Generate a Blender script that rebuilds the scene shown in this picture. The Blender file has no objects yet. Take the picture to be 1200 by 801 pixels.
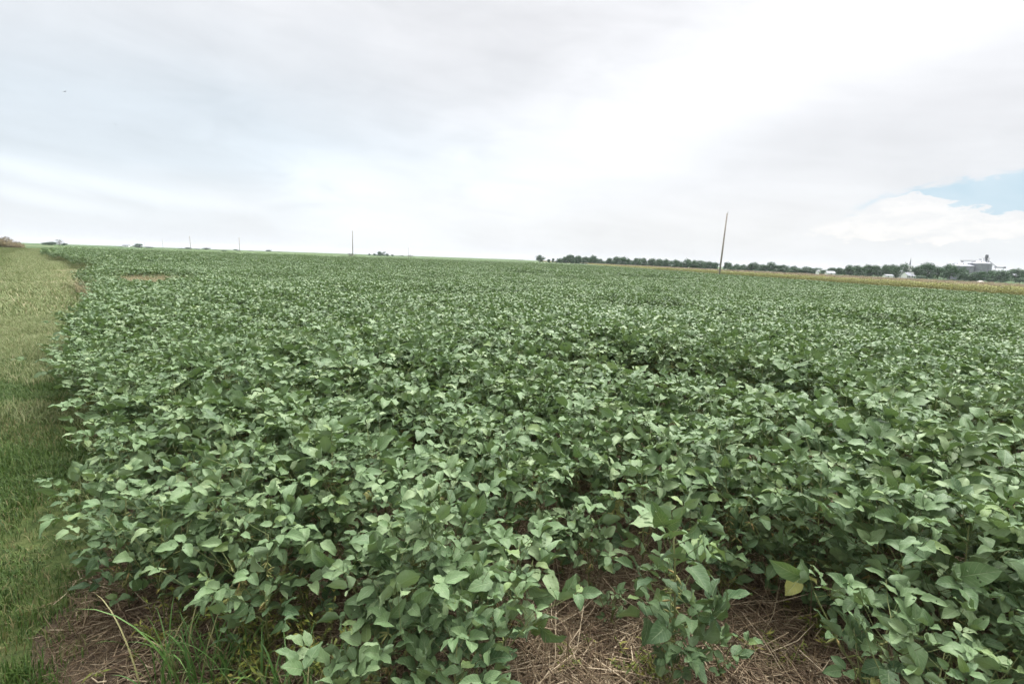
# Soybean field under a bright overcast sky, seen from the mown verge at the corner of the field.
import bpy, math, random
import numpy as np
from mathutils import Vector, Matrix, Euler

SC = bpy.context.scene
COL = SC.collection
PI = math.pi
R = math.radians
rnd = random.Random(11)
nrg = np.random.default_rng(11)

# ------------------------------------------------------------------ camera
F, EYE = 600.0, 1.65
PITCH, ROLL = math.atan(96.9 / 600), 0.034
fw = Vector((0, math.cos(PITCH), -math.sin(PITCH)))
u0 = Vector((0, math.sin(PITCH), math.cos(PITCH)))
r0 = Vector((1, 0, 0))
rt = r0 * math.cos(ROLL) + u0 * math.sin(ROLL)
up = u0 * math.cos(ROLL) - r0 * math.sin(ROLL)

def ray(px, py):
    return fw + rt * ((px - 600) / F) + up * ((400.5 - py) / F)

def at(px, py, z=0.0):
    d = ray(px, py)
    t = (z - EYE) / d.z
    return d.x * t, d.y * t

def proj(x, y, z):
    v = Vector((x, y, z - EYE))
    d = v.dot(fw)
    if d < 0.05:
        return None
    return 600 + F * v.dot(rt) / d, 400.5 - F * v.dot(up) / d, d

cam_d = bpy.data.cameras.new('camera')
cam_d.sensor_width = 36.0
cam_d.lens = 18.0
cam_d.clip_end = 12000
cam_d.clip_start = 0.05
cam = bpy.data.objects.new('camera', cam_d)
COL.objects.link(cam)
cam.matrix_world = Matrix(((rt.x, up.x, -fw.x, 0), (rt.y, up.y, -fw.y, 0), (rt.z, up.z, -fw.z, EYE), (0, 0, 0, 1)))
SC.camera = cam

# ------------------------------------------------------------------ terrain and field layout
E_ = (-0.674, 0.739)      # along the rows / the field edge
N_ = (0.739, 0.674)       # across the rows, into the field

def st(x, y):
    return x * N_[0] + y * N_[1], x * E_[0] + y * E_[1]

def xy(s, t):
    return s * N_[0] + t * E_[0], s * N_[1] + t * E_[1]

def smooth(a, b, v):
    v = min(1.0, max(0.0, (v - a) / (b - a)))
    return v * v * (3 - 2 * v)

def tz(x, y):
    z = -2.35 * smooth(6, 88, x) - 0.8 * smooth(110, 300, x)
    return z

def vnoise(x, y, seed=0):
    def h(i, j):
        n = (i * 374761393 + j * 668265263 + seed * 1442695041) & 0xffffffff
        n = ((n ^ (n >> 13)) * 1274126177) & 0xffffffff
        return ((n ^ (n >> 16)) & 0xffff) / 65535.0
    i, j = math.floor(x), math.floor(y)
    u, v = x - i, y - j
    u, v = u * u * (3 - 2 * u), v * v * (3 - 2 * v)
    return (h(i, j) * (1 - u) + h(i + 1, j) * u) * (1 - v) + (h(i, j + 1) * (1 - u) + h(i + 1, j + 1) * u) * v

def edge_s(t):             # the ragged left border of the crop
    e = 0.16 + 0.20 * smooth(2.5, 5, t) + 0.10 * math.sin(t * 1.7) + 0.16 * (vnoise(t * 0.35, 3.0, 5) - 0.5)
    e += 0.75 * smooth(7, 19, t) + 0.45 * smooth(28, 40, t)
    return e - 1.3 * smooth(50, 75, t)

def corn_x(y):             # near face of the corn on the right
    return 88.0 - 0.030 * (y - 88.0)

def far_end(x):            # far end of the soybeans
    return 160.0 + 0.42 * max(0, x + 60)

# dead patches in the crop, (s, t, half-width s, half-width t)
DRY = [(1.4, 34.0, 0.8, 9.5), (2.2, 19.5, 0.7, 3.0), (3.1, 20.5, 1.0, 2.6)]

def dryness(s, t):
    d = 0.0
    for a, b, ws, wt in DRY:
        q = ((s - a) / ws) ** 2 + ((t - b) / wt) ** 2
        d = max(d, 1.25 - q + 0.7 * (vnoise(s * 1.1, t * 0.9, 9) - 0.5))
    return d

# ------------------------------------------------------------------ small helpers
def tag(o, label=None, cat=None, group=None, kind=None):
    if label: o['label'] = label
    if cat: o['category'] = cat
    if group: o['group'] = group
    if kind: o['kind'] = kind
    return o

def empty(name, loc, rz=0.0):
    o = bpy.data.objects.new(name, None)
    o.empty_display_size = 0.2
    COL.objects.link(o)
    o.location = loc
    o.rotation_euler = (0, 0, rz)
    return o

class MB:
    """collects geometry for one mesh; every vertex carries a uv and a tint"""
    def __init__(self):
        self.v, self.f, self.uv, self.t, self.n = [], [], [], [], 0

    def add(self, verts, faces, uv=None, tint=0.5):
        verts = np.asarray(verts, dtype=float)
        k = len(verts)
        self.v.append(verts)
        b = self.n
        self.f.extend(tuple(b + i for i in f) for f in faces)
        self.uv.append(np.zeros((k, 2)) if uv is None else np.asarray(uv, dtype=float))
        self.t.append(np.full(k, tint) if np.isscalar(tint) else np.asarray(tint, dtype=float))
        self.n += k

    def tube(self, pts, rad, n=5, tint=0.5, cap=True):
        pts = [Vector(p) for p in pts]
        vs = []
        for i, p in enumerate(pts):
            d = (pts[min(i + 1, len(pts) - 1)] - pts[max(i - 1, 0)])
            d = d.normalized() if d.length > 1e-9 else Vector((0, 0, 1))
            a = d.cross(Vector((0.31, 0.95, 0.05)))
            if a.length < 0.05: a = d.cross(Vector((1, 0, 0)))
            a.normalize()
            b = d.cross(a)
            r = rad[i] if hasattr(rad, '__len__') else rad
            for k in range(n):
                q = 2 * PI * k / n
                vs.append(p + (a * math.cos(q) + b * math.sin(q)) * r)
        fs = []
        for i in range(len(pts) - 1):
            for k in range(n):
                fs.append((i * n + k, i * n + (k + 1) % n, (i + 1) * n + (k + 1) % n, (i + 1) * n + k))
        if cap and n > 2:
            fs.append(tuple(range(n))[::-1])
            fs.append(tuple((len(pts) - 1) * n + k for k in range(n)))
        self.add([tuple(v) for v in vs], fs, None, tint)

    def box(self, lo, hi, tint=0.5, M=None):
        x0, y0, z0 = lo; x1, y1, z1 = hi
        v = [(x0, y0, z0), (x1, y0, z0), (x1, y1, z0), (x0, y1, z0), (x0, y0, z1), (x1, y0, z1), (x1, y1, z1), (x0, y1, z1)]
        if M is not None: v = [tuple(M @ Vector(p)) for p in v]
        self.add(v, [(3, 2, 1, 0), (4, 5, 6, 7), (0, 1, 5, 4), (1, 2, 6, 5), (2, 3, 7, 6), (3, 0, 4, 7)], None, tint)

    def mesh(self, name, mat, smooth_shade=True):
        me = bpy.data.meshes.new(name)
        v = np.concatenate(self.v)
        me.from_pydata(v.tolist(), [], self.f)
        uv = np.concatenate(self.uv)
        li = np.empty(len(me.loops), dtype=np.int32)
        me.loops.foreach_get('vertex_index', li)
        ul = me.uv_layers.new(name='UVMap')
        ul.data.foreach_set('uv', uv[li].astype(np.float32).ravel())
        a = me.attributes.new('tint', 'FLOAT', 'POINT')
        a.data.foreach_set('value', np.concatenate(self.t).astype(np.float32))
        if smooth_shade:
            me.polygons.foreach_set('use_smooth', np.ones(len(me.polygons), dtype=bool))
        me.materials.append(mat)
        me.update()
        return me

    def build(self, name, mat, parent=None, smooth_shade=True, link=True):
        o = bpy.data.objects.new(name, self.mesh(name, mat, smooth_shade))
        if link: COL.objects.link(o)
        if parent is not None: o.parent = parent
        return o

def part(name, me, parent):
    o = bpy.data.objects.new(name, me)
    COL.objects.link(o)
    o.parent = parent
    return o

# ------------------------------------------------------------------ materials
class NT:
    def __init__(self, tree):
        self.t = tree
        self.n, self.l = tree.nodes, tree.links

    def node(self, typ, **kw):
        nd = self.n.new(typ)
        for k, v in kw.items():
            setattr(nd, k, v)
        return nd

    def link(self, a, b):
        self.l.new(a, b)

    def set(self, sock, v):
        if isinstance(v, bpy.types.NodeSocket): self.l.new(v, sock)
        else: sock.default_value = v

    def math(self, op, a, b=None, c=None, clamp=False):
        m = self.node('ShaderNodeMath', operation=op, use_clamp=clamp)
        for i, q in enumerate((a, b, c)):
            if q is not None: self.set(m.inputs[i], q)
        return m.outputs[0]

    def mix(self, fac, a, b, mode='MIX'):
        m = self.node('ShaderNodeMix', data_type='RGBA', blend_type=mode)
        self.set(m.inputs[0], fac)
        for s, q in ((m.inputs[6], a), (m.inputs[7], b)):
            self.set(s, q if isinstance(q, bpy.types.NodeSocket) or len(q) == 4 else (*q, 1))
        return m.outputs[2]

    def maprange(self, v, a, b, c=0.0, d=1.0, kind='SMOOTHSTEP'):
        m = self.node('ShaderNodeMapRange', interpolation_type=kind)
        self.set(m.inputs[0], v)
        for i, q in enumerate((a, b, c, d)): m.inputs[i + 1].default_value = q
        return m.outputs[0]

    def noise(self, vec, scale, detail=4, rough=0.55, dist=0.0):
        m = self.node('ShaderNodeTexNoise')
        m.inputs['Scale'].default_value = scale
        m.inputs['Detail'].default_value = detail
        m.inputs['Roughness'].default_value = rough
        m.inputs['Distortion'].default_value = dist
        if vec is not None: self.link(vec, m.inputs['Vector'])
        return m.outputs['Fac']

def new_mat(name):
    m = bpy.data.materials.new(name)
    m.use_nodes = True
    T = NT(m.node_tree)
    b = m.node_tree.nodes['Principled BSDF']
    return m, T, b, m.node_tree.nodes['Material Output']

def geo_pos(T):
    return T.node('ShaderNodeNewGeometry').outputs['Position']

def attr(T, name):
    return T.node('ShaderNodeAttribute', attribute_name=name).outputs['Fac']

def leaf_material(name, dark, mid, light, veins=True, holes=True, trans=0.15, back=(0.150, 0.215, 0.110), rough=0.52, yellow=(0.27, 0.26, 0.06), spec=0.30):
    m, T, b, out = new_mat(name)
    tint = attr(T, 'tint')
    rd = T.node('ShaderNodeObjectInfo').outputs['Random']
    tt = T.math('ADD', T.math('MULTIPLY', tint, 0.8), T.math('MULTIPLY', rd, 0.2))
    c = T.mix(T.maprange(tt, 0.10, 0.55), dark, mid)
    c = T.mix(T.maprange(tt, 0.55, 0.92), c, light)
    c = T.mix(T.maprange(tint, 0.965, 0.985), c, yellow)
    lime = T.math('MULTIPLY', T.math('GREATER_THAN', T.math('FRACT', T.math('MULTIPLY', tint, 37.0)), 0.93), 0.5)
    c = T.mix(lime, c, (0.180, 0.250, 0.065))
    pos = T.node('ShaderNodeTexCoord').outputs['Object']
    blot = T.noise(pos, 22.0, 3, 0.6)
    c = T.mix(T.maprange(blot, 0.35, 0.75, 0.0, 0.35), c, T.mix(0.5, c, light))
    bs = b
    if veins:
        uvn = T.node('ShaderNodeUVMap', uv_map='UVMap').outputs[0]
        sp = T.node('ShaderNodeSeparateXYZ')
        T.link(uvn, sp.inputs[0])
        au = T.math('ABSOLUTE', T.math('SUBTRACT', sp.outputs[0], 0.5))
        mid_v = T.maprange(au, 0.0, 0.035, 1.0, 0.0)
        w = T.math('FRACT', T.math('MULTIPLY', T.math('SUBTRACT', sp.outputs[1], T.math('MULTIPLY', au, 0.55)), 7.0))
        side = T.maprange(T.math('ABSOLUTE', T.math('SUBTRACT', w, 0.5)), 0.0, 0.10, 1.0, 0.0)
        vein = T.math('MAXIMUM', mid_v, T.math('MULTIPLY', side, 0.5))
        c = T.mix(T.math('MULTIPLY', vein, 0.6), c, (0.27, 0.33, 0.18))
        bump = T.node('ShaderNodeBump')
        bump.inputs['Strength'].default_value = 0.45
        bump.inputs['Distance'].default_value = 0.004
        wob = T.noise(pos, 60.0, 2)
        T.link(T.math('ADD', T.math('MULTIPLY', vein, -0.8), wob), bump.inputs['Height'])
        T.link(bump.outputs[0], b.inputs['Normal'])
    bf = T.node('ShaderNodeNewGeometry').outputs['Backfacing']
    c2 = T.mix(T.math('MULTIPLY', bf, 0.75), c, back)
    T.link(c2, b.inputs['Base Color'])
    b.inputs['Roughness'].default_value = rough
    b.inputs['Specular IOR Level'].default_value = spec
    b.inputs['Sheen Weight'].default_value = 0.06
    b.inputs['Sheen Roughness'].default_value = 0.5
    tr = T.node('ShaderNodeBsdfTranslucent')
    T.link(T.mix(0.5, c, (0.16, 0.26, 0.03)), tr.inputs['Color'])
    mx = T.node('ShaderNodeMixShader')
    mx.inputs[0].default_value = trans
    T.link(b.outputs[0], mx.inputs[1]); T.link(tr.outputs[0], mx.inputs[2])
    fin = mx.outputs[0]
    if holes:
        vo = T.node('ShaderNodeTexVoronoi')
        vo.inputs['Scale'].default_value = 42.0
        T.link(pos, vo.inputs['Vector'])
        nz = T.noise(pos, 150.0, 2)
        dist = T.math('ADD', vo.outputs['Distance'], T.math('MULTIPLY', nz, 0.14))
        sel = T.math('GREATER_THAN', T.noise(pos, 9.0, 1), 0.57)
        hole = T.math('MULTIPLY', T.math('LESS_THAN', dist, 0.235), sel)
        tp = T.node('ShaderNodeBsdfTransparent')
        m2 = T.node('ShaderNodeMixShader')
        T.link(hole, m2.inputs[0]); T.link(fin, m2.inputs[1]); T.link(tp.outputs[0], m2.inputs[2])
        fin = m2.outputs[0]
    T.link(fin, out.inputs['Surface'])
    return m

def tint_material(name, a, b_, c_=None, rough=0.7, trans=0.0, noise_scale=None, noise_amt=0.4, spec=0.3):
    m, T, b, out = new_mat(name)
    tint = attr(T, 'tint')
    col = T.mix(T.maprange(tint, 0.0, 0.6), a, b_)
    if c_ is not None: col = T.mix(T.maprange(tint, 0.6, 1.0), col, c_)
    if noise_scale:
        n = T.noise(T.node('ShaderNodeTexCoord').outputs['Object'], noise_scale, 4, 0.6)
        col = T.mix(T.maprange(n, 0.3, 0.75, 0.0, noise_amt), col, T.mix(1.0, col, (0.45, 0.45, 0.45), 'MULTIPLY'))
    T.link(col, b.inputs['Base Color'])
    b.inputs['Roughness'].default_value = rough
    b.inputs['Specular IOR Level'].default_value = spec
    if trans:
        tr = T.node('ShaderNodeBsdfTranslucent')
        T.link(col, tr.inputs['Color'])
        mx = T.node('ShaderNodeMixShader')
        mx.inputs[0].default_value = trans
        T.link(b.outputs[0], mx.inputs[1]); T.link(tr.outputs[0], mx.inputs[2])
        T.link(mx.outputs[0], out.inputs['Surface'])
    return m

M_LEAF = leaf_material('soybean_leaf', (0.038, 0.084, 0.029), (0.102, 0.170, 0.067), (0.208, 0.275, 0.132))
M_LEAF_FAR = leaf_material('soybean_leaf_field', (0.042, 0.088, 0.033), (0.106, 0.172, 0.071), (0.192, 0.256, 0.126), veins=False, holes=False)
M_STEM = tint_material('soybean_stem', (0.10, 0.13, 0.045), (0.17, 0.20, 0.075), (0.22, 0.17, 0.08), rough=0.7, noise_scale=40)
M_POD = tint_material('soybean_pod', (0.16, 0.19, 0.06), (0.24, 0.24, 0.09), (0.30, 0.22, 0.09), rough=0.75)
M_GRASS = tint_material('verge_grass', (0.034, 0.074, 0.014), (0.098, 0.158, 0.034), (0.22, 0.19, 0.09), rough=0.6, trans=0.25)
M_PALEGRASS = tint_material('verge_grass_pale', (0.120, 0.165, 0.055), (0.235, 0.270, 0.120), (0.38, 0.34, 0.20), rough=0.65, trans=0.25)
M_OLIVE = tint_material('verge_grass_olive', (0.080, 0.125, 0.032), (0.145, 0.190, 0.066), (0.24, 0.21, 0.10), rough=0.65, trans=0.25)
M_STRAW = tint_material('straw', (0.12, 0.080, 0.050), (0.27, 0.205, 0.125), (0.50, 0.41, 0.28), rough=0.8)
M_DRY = tint_material('dead_stalks', (0.19, 0.175, 0.080), (0.33, 0.295, 0.165), (0.42, 0.385, 0.26), rough=0.8, trans=0.1)
M_WEED = tint_material('weed_leaf', (0.085, 0.120, 0.025), (0.17, 0.20, 0.035), (0.27, 0.24, 0.06), rough=0.6, trans=0.25)
M_BLADE = tint_material('foxtail_blade', (0.060, 0.130, 0.030), (0.115, 0.215, 0.055), (0.30, 0.28, 0.13), rough=0.5, trans=0.25)
M_CORN = tint_material('corn_leaf', (0.19, 0.225, 0.075), (0.35, 0.345, 0.125), (0.44, 0.38, 0.19), rough=0.65, trans=0.2)
M_TASSEL = tint_material('corn_tassel', (0.30, 0.23, 0.17), (0.44, 0.36, 0.28), (0.52, 0.44, 0.36), rough=0.8)
M_DRYCORN = tint_material('dry_corn_leaf', (0.11, 0.095, 0.05), (0.21, 0.175, 0.095), (0.28, 0.24, 0.14), rough=0.75, trans=0.1)
M_DRYTASSEL = tint_material('dry_corn_tassel', (0.11, 0.085, 0.055), (0.18, 0.145, 0.095), rough=0.8)
M_CROWN = tint_material('tree_leaf', (0.022, 0.062, 0.022), (0.042, 0.104, 0.038), (0.078, 0.150, 0.055), rough=0.6, trans=0.15)
M_CROWN_GREY = tint_material('tree_leaf_grey', (0.10, 0.11, 0.09), (0.15, 0.155, 0.13), (0.20, 0.19, 0.17), rough=0.7, trans=0.1)
M_BARK = tint_material('bark', (0.07, 0.055, 0.042), (0.11, 0.09, 0.07), rough=0.9, noise_scale=3)
M_POLE = tint_material('weathered_pole', (0.32, 0.285, 0.25), (0.42, 0.38, 0.335), rough=0.85, noise_scale=6, noise_amt=0.5)
M_PORC = tint_material('grey_porcelain', (0.35, 0.36, 0.38), (0.5, 0.5, 0.52), rough=0.3)
M_WHITE = tint_material('white_paint', (0.74, 0.74, 0.73), (0.8, 0.8, 0.79), rough=0.6, noise_scale=0.6, noise_amt=0.15)
M_ROOF = tint_material('pale_metal_roof', (0.17, 0.18, 0.205), (0.22, 0.23, 0.255), rough=0.45, noise_scale=0.5, noise_amt=0.2)
M_DARKGLASS = tint_material('window_pane', (0.03, 0.035, 0.04), (0.05, 0.055, 0.06), rough=0.15)
M_DOOR = tint_material('door_paint', (0.22, 0.10, 0.07), (0.28, 0.13, 0.09), rough=0.6)
M_PALEHEAP = tint_material('pale_sheet', (0.36, 0.33, 0.29), (0.44, 0.41, 0.37), rough=0.8)
M_STEEL = tint_material('dark_steel', (0.10, 0.105, 0.12), (0.16, 0.165, 0.18), rough=0.5)
M_STONE = tint_material('foundation_stone', (0.25, 0.24, 0.22), (0.32, 0.31, 0.29), rough=0.9, noise_scale=1.0)
M_BIRD = tint_material('bird_feathers', (0.03, 0.03, 0.035), (0.05, 0.05, 0.055), rough=0.7)
M_SHED = tint_material('weathered_shed_wall', (0.11, 0.10, 0.095), (0.15, 0.14, 0.13), rough=0.85, noise_scale=1.5)

def galvanised(name):
    m, T, b, out = new_mat(name)
    tc = T.node('ShaderNodeTexCoord').outputs['Object']
    sp = T.node('ShaderNodeSeparateXYZ'); T.link(tc, sp.inputs[0])
    band = T.math('SINE', T.math('MULTIPLY', sp.outputs[2], 2 * PI / 0.9))
    n = T.noise(tc, 0.7, 4)
    c = T.mix(T.maprange(n, 0.3, 0.7), (0.22, 0.235, 0.27), (0.30, 0.315, 0.35))
    c = T.mix(T.maprange(band, 0.6, 1.0, 0.0, 0.35), c, (0.22, 0.23, 0.26))
    T.link(c, b.inputs['Base Color'])
    b.inputs['Metallic'].default_value = 0.45
    b.inputs['Roughness'].default_value = 0.5
    return m
M_GALV = galvanised('galvanised_steel')

def soil_material():
    m, T, b, out = new_mat('straw_littered_soil')
    p = geo_pos(T)
    n1 = T.noise(p, 1.3, 5, 0.6)
    n2 = T.noise(p, 18.0, 5, 0.7)
    n3 = T.noise(p, 90.0, 4, 0.7)
    c = T.mix(T.maprange(n2, 0.35, 0.68), (0.042, 0.031, 0.021), (0.130, 0.098, 0.064))
    c = T.mix(T.maprange(n1, 0.40, 0.70, 0.0, 0.6), c, (0.20, 0.150, 0.100))
    c = T.mix(T.maprange(n3, 0.52, 0.70, 0.0, 0.6), c, (0.27, 0.21, 0.145))
    T.link(c, b.inputs['Base Color'])
    b.inputs['Roughness'].default_value = 0.95
    b.inputs['Specular IOR Level'].default_value = 0.15
    bp = T.node('ShaderNodeBump'); bp.inputs['Strength'].default_value = 0.8; bp.inputs['Distance'].default_value = 0.03
    T.link(T.math('ADD', n2, T.math('MULTIPLY', n3, 0.5)), bp.inputs['Height'])
    T.link(bp.outputs[0], b.inputs['Normal'])
    return m

def farland_material():
    m, T, b, out = new_mat('distant_crops')
    p = geo_pos(T)
    n1 = T.noise(p, 0.006, 3, 0.5)
    n2 = T.noise(p, 0.5, 4, 0.6)
    c = T.mix(T.maprange(n1, 0.42, 0.58), (0.058, 0.100, 0.040), (0.090, 0.130, 0.048))
    c = T.mix(T.maprange(n2, 0.4, 0.7, 0.0, 0.5), c, (0.040, 0.075, 0.028))
    T.link(c, b.inputs['Base Color'])
    b.inputs['Roughness'].default_value = 0.9
    b.inputs['Specular IOR Level'].default_value = 0.1
    return m

def turf_material():
    m, T, b, out = new_mat('verge_turf')
    p = geo_pos(T)
    n1 = T.noise(p, 0.9, 4, 0.55)
    n2 = T.noise(p, 11.0, 5, 0.7)
    c = T.mix(T.maprange(n2, 0.35, 0.7), (0.030, 0.048, 0.014), (0.085, 0.105, 0.035))
    c = T.mix(T.maprange(n1, 0.50, 0.72, 0.0, 0.65), c, (0.14, 0.105, 0.060))
    T.link(c, b.inputs['Base Color'])
    b.inputs['Roughness'].default_value = 0.95
    b.inputs['Specular IOR Level'].default_value = 0.1
    bp = T.node('ShaderNodeBump'); bp.inputs['Strength'].default_value = 0.8; bp.inputs['Distance'].default_value = 0.03
    T.link(n2, bp.inputs['Height']); T.link(bp.outputs[0], b.inputs['Normal'])
    return m

# ------------------------------------------------------------------ ground
M_SOIL, M_FAR, M_TURF = soil_material(), farland_material(), turf_material()

def build_ground():
    rads = [0.0001]
    r = 0.8
    while r < 9000:
        rads.append(r); r *= 1.075
    na = 180
    v, f, mi = [], [], []
    for r in rads:
        for k in range(na):
            a = 2 * PI * k / na
            x, y = r * math.cos(a), r * math.sin(a)
            v.append((x, y, tz(x, y)))
    for i in range(len(rads) - 1):
        for k in range(na):
            f.append((i * na + k, (i + 1) * na + k, (i + 1) * na + (k + 1) % na, i * na + (k + 1) % na))
            mi.append(1 if rads[i] > 175 else 0)
    me = bpy.data.meshes.new('ground')
    me.from_pydata(v, [], f)
    me.materials.append(M_SOIL); me.materials.append(M_FAR)
    me.polygons.foreach_set('material_index', np.array(mi, dtype=np.int32))
    me.polygons.foreach_set('use_smooth', np.ones(len(mi), dtype=bool))
    o = bpy.data.objects.new('ground', me); COL.objects.link(o)
    tag(o, 'brown straw littered soil running out to distant crops', kind='structure')
    # the turf of the verge, a sheet just above the soil
    b = MB()
    ts = [-6 + 0.25 * i for i in range(80)]
    while ts[-1] < 215: ts.append(ts[-1] * 1.06 + 0.1)
    ns = 24
    vs = []
    for t in ts:
        s1 = turf_edge(t)
        for k in range(ns + 1):
            s = s1 - (s1 + 30) * (k / ns) ** 1.6
            x, y = xy(s, t)
            vs.append((x, y, tz(x, y) + 0.010))
    fs = []
    for i in range(len(ts) - 1):
        for k in range(ns):
            a = i * (ns + 1) + k
            fs.append((a, a + 1, a + ns + 2, a + ns + 1))
    b.add(vs, fs)
    g = b.build('grass_verge', M_TURF)
    tag(g, 'turf of the mown verge left of the soybean field', kind='structure')

def turf_edge(t):
    # inner border of the turf: leaves the bare straw strip near the camera
    e = edge_s(t) - 0.04
    bare = 0.21 * (1 - smooth(3.0, 3.6, t)) + 0.06 * math.sin(t * 5.3) * (1 - smooth(3.4, 4.2, t))
    return e - bare + 0.05 * math.sin(t * 9.1)

build_ground()

# ------------------------------------------------------------------ leaves and plants
def leaflet(mb, base, d, nrm, L, W, fold, droop, nu, nv, tint, wave=0.0, tipw=0.85):
    d = np.array(d, float); d /= np.linalg.norm(d)
    n = np.array(nrm, float); n -= d * n.dot(d)
    ln = np.linalg.norm(n)
    if ln < 1e-3:
        n = np.cross(d, (1.0, 0.2, 0.1)); ln = np.linalg.norm(n)
    n /= ln
    s = np.cross(d, n)
    vv = np.linspace(0.0, 1.0, nv + 1)
    prof = np.maximum(vv, 1e-4) ** 0.58 * np.maximum(1 - vv, 1e-4) ** tipw
    prof = prof / prof.max() * W * 0.5
    ang = droop * (vv - 0.25)
    cx = np.concatenate(([0], np.cumsum(np.cos((ang[1:] + ang[:-1]) / 2) * L / nv)))
    cz = -np.concatenate(([0], np.cumsum(np.sin((ang[1:] + ang[:-1]) / 2) * L / nv)))
    uu = np.linspace(-1, 1, nu + 1)
    U, V = np.meshgrid(uu, np.arange(nv + 1))
    w = prof[V]
    lat = U * w * math.cos(fold)
    lift = np.abs(U) * w * math.sin(fold) + wave * W * np.sin(V * 2.1 + U * 1.7 + tint * 40) * np.abs(U)
    a = ang[V]
    P = (base + cx[V][..., None] * d + cz[V][..., None] * n + lat[..., None] * s
         + lift[..., None] * (n * np.cos(a)[..., None] + d * np.sin(a)[..., None]))
    uv = np.stack([(U + 1) / 2, V / nv], -1).reshape(-1, 2)
    fs = []
    q = nu + 1
    for j in range(nv):
        for i in range(nu):
            k = j * q + i
            fs.append((k, k + 1, k + q + 1, k + q))
    mb.add(P.reshape(-1, 3), fs, uv, tint)

def unit(a, e):
    return np.array((math.cos(a) * math.cos(e), math.sin(a) * math.cos(e), math.sin(e)))

def trifoliate(mb, rg, p, az, size, nu, nv, level, flip=0.2):
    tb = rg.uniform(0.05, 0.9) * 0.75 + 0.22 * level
    if level < 0.42 and rg.random() < 0.07: tb = 0.98
    el = rg.uniform(-0.15, 1.0)
    tilt = np.array((rg.gauss(0, 0.38), rg.gauss(0, 0.38), 1.0))
    if rg.random() < flip:                      # a leaf standing on edge or blown over
        tilt = np.array((rg.gauss(0, 1.0), rg.gauss(0, 1.0), 0.25))
    for k, da in ((0, 0.0), (1, 1.25), (-1, -1.25)):
        a = az + da + rg.gauss(0, 0.22)
        L = size * (1.08 if k == 0 else 0.92) * rg.uniform(0.88, 1.1)
        e = el + rg.gauss(0, 0.25) - (0.0 if k == 0 else 0.05)
        d = unit(a, e)
        b = p + (unit(az, el * 0.5) * 0.028 * size / 0.1 if k == 0 else d * 0.004)
        t = tb if tb > 0.965 else min(0.955, max(0.0, tb + rg.gauss(0, 0.07)))
        leaflet(mb, b, d, tilt + np.array((rg.gauss(0, .2), rg.gauss(0, .2), 0)) + unit(a, 0) * 0.15, L, L * rg.uniform(0.50, 0.66),
                rg.uniform(0.10, 0.60), rg.uniform(0.25, 1.35), nu, nv, t, 0.085, 1.0)

def soybean(rg, h, ntri, nu, nv, spread=1.0, stems=True, leaf=0.100, low=0.10):
    """one plant: a leaning main stem with side branches, long petioles and three-part leaves, clusters of pods"""
    lf, stm, pod = MB(), MB(), MB()
    lean = np.array((rg.gauss(0, 0.06), rg.gauss(0, 0.06), 0))
    def on_stem(f): return lean * f * f + np.array((0, 0, h * 0.80 * f))
    if stems:
        stm.tube([on_stem(f) for f in (0, .35, .7, 1)], (.0048, .0042, .0034, .002), 5, 0.7)
    axes = [(on_stem, 0.10, 1.0, 0.62)]
    for k in range(3):
        f0 = rg.uniform(0.12, 0.40); ba = rg.uniform(0, 2 * PI); bl = h * rg.uniform(0.38, 0.58) * spread; be = rg.uniform(0.75, 1.15)
        p0 = on_stem(f0)
        def on_branch(f, p0=p0, ba=ba, bl=bl, be=be): return p0 + unit(ba, be) * bl * f + np.array((0, 0, 0.10 * h * f * f))
        if stems: stm.tube([on_branch(f) for f in (0, .5, 1)], (.0032, .0027, .0018), 4, 0.5)
        axes.append((on_branch, 0.25, 1.0, 0.38 / 3))
    for fn, fa, fb, share in axes:
        n = max(2, round(ntri * share)); a0 = rg.uniform(0, 2 * PI)
        for i in range(n):
            f = fa + (fb - fa) * (i + rg.uniform(0.1, 0.9)) / n
            f = 1 - (1 - f) ** 1.25 if rg.random() > low else f
            p = fn(f)
            az = a0 + i * 2.55 + rg.gauss(0, 0.5)
            rel = p[2] / (h * 0.8)
            pl = (0.10 + 0.15 * math.sin(PI * min(1, max(0.05, rel * 0.85)))) * rg.uniform(0.7, 1.25) * (h / 0.85) * (0.6 + 0.4 * spread)
            e = rg.uniform(0.35, 1.05) + 0.15 * rel
            q = p + unit(az, e) * pl
            q[2] = min(q[2], h * rg.uniform(0.94, 1.06))
            q[2] = max(q[2], 0.05)
            m = (p + q) / 2 + np.array((0, 0, -0.015))
            if stems: stm.tube([p, m, q], (.0017, .0014, .0012), 3, rg.uniform(0.1, 0.6), cap=False)
            size = leaf * rg.uniform(0.72, 1.22) * (1.0 if rel < 0.85 else 0.78)
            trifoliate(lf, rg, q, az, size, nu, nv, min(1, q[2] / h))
            if stems and rg.random() < 0.4 and 0.1 < rel < 0.8:
                for _ in range(rg.randint(2, 4)):
                    pa = rg.uniform(0, 2 * PI); pd = unit(pa, rg.uniform(-0.9, 0.4)); pw = rg.uniform(0.03, 0.045)
                    pod.tube([p, p + pd * 0.010, p + pd * pw * 0.6 + np.array((0, 0, -.003)), p + pd * pw + np.array((0, 0, -.006))], (.0012, .0036, .0042, .0008), 5, rg.random())
    if not pod.v:
        p = on_stem(0.4); pod.tube([p, p + np.array((.012, 0, -.01)), p + np.array((.03, 0, -.02))], (.001, .004, .001), 5, 0.5)
    return lf, stm, pod

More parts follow.
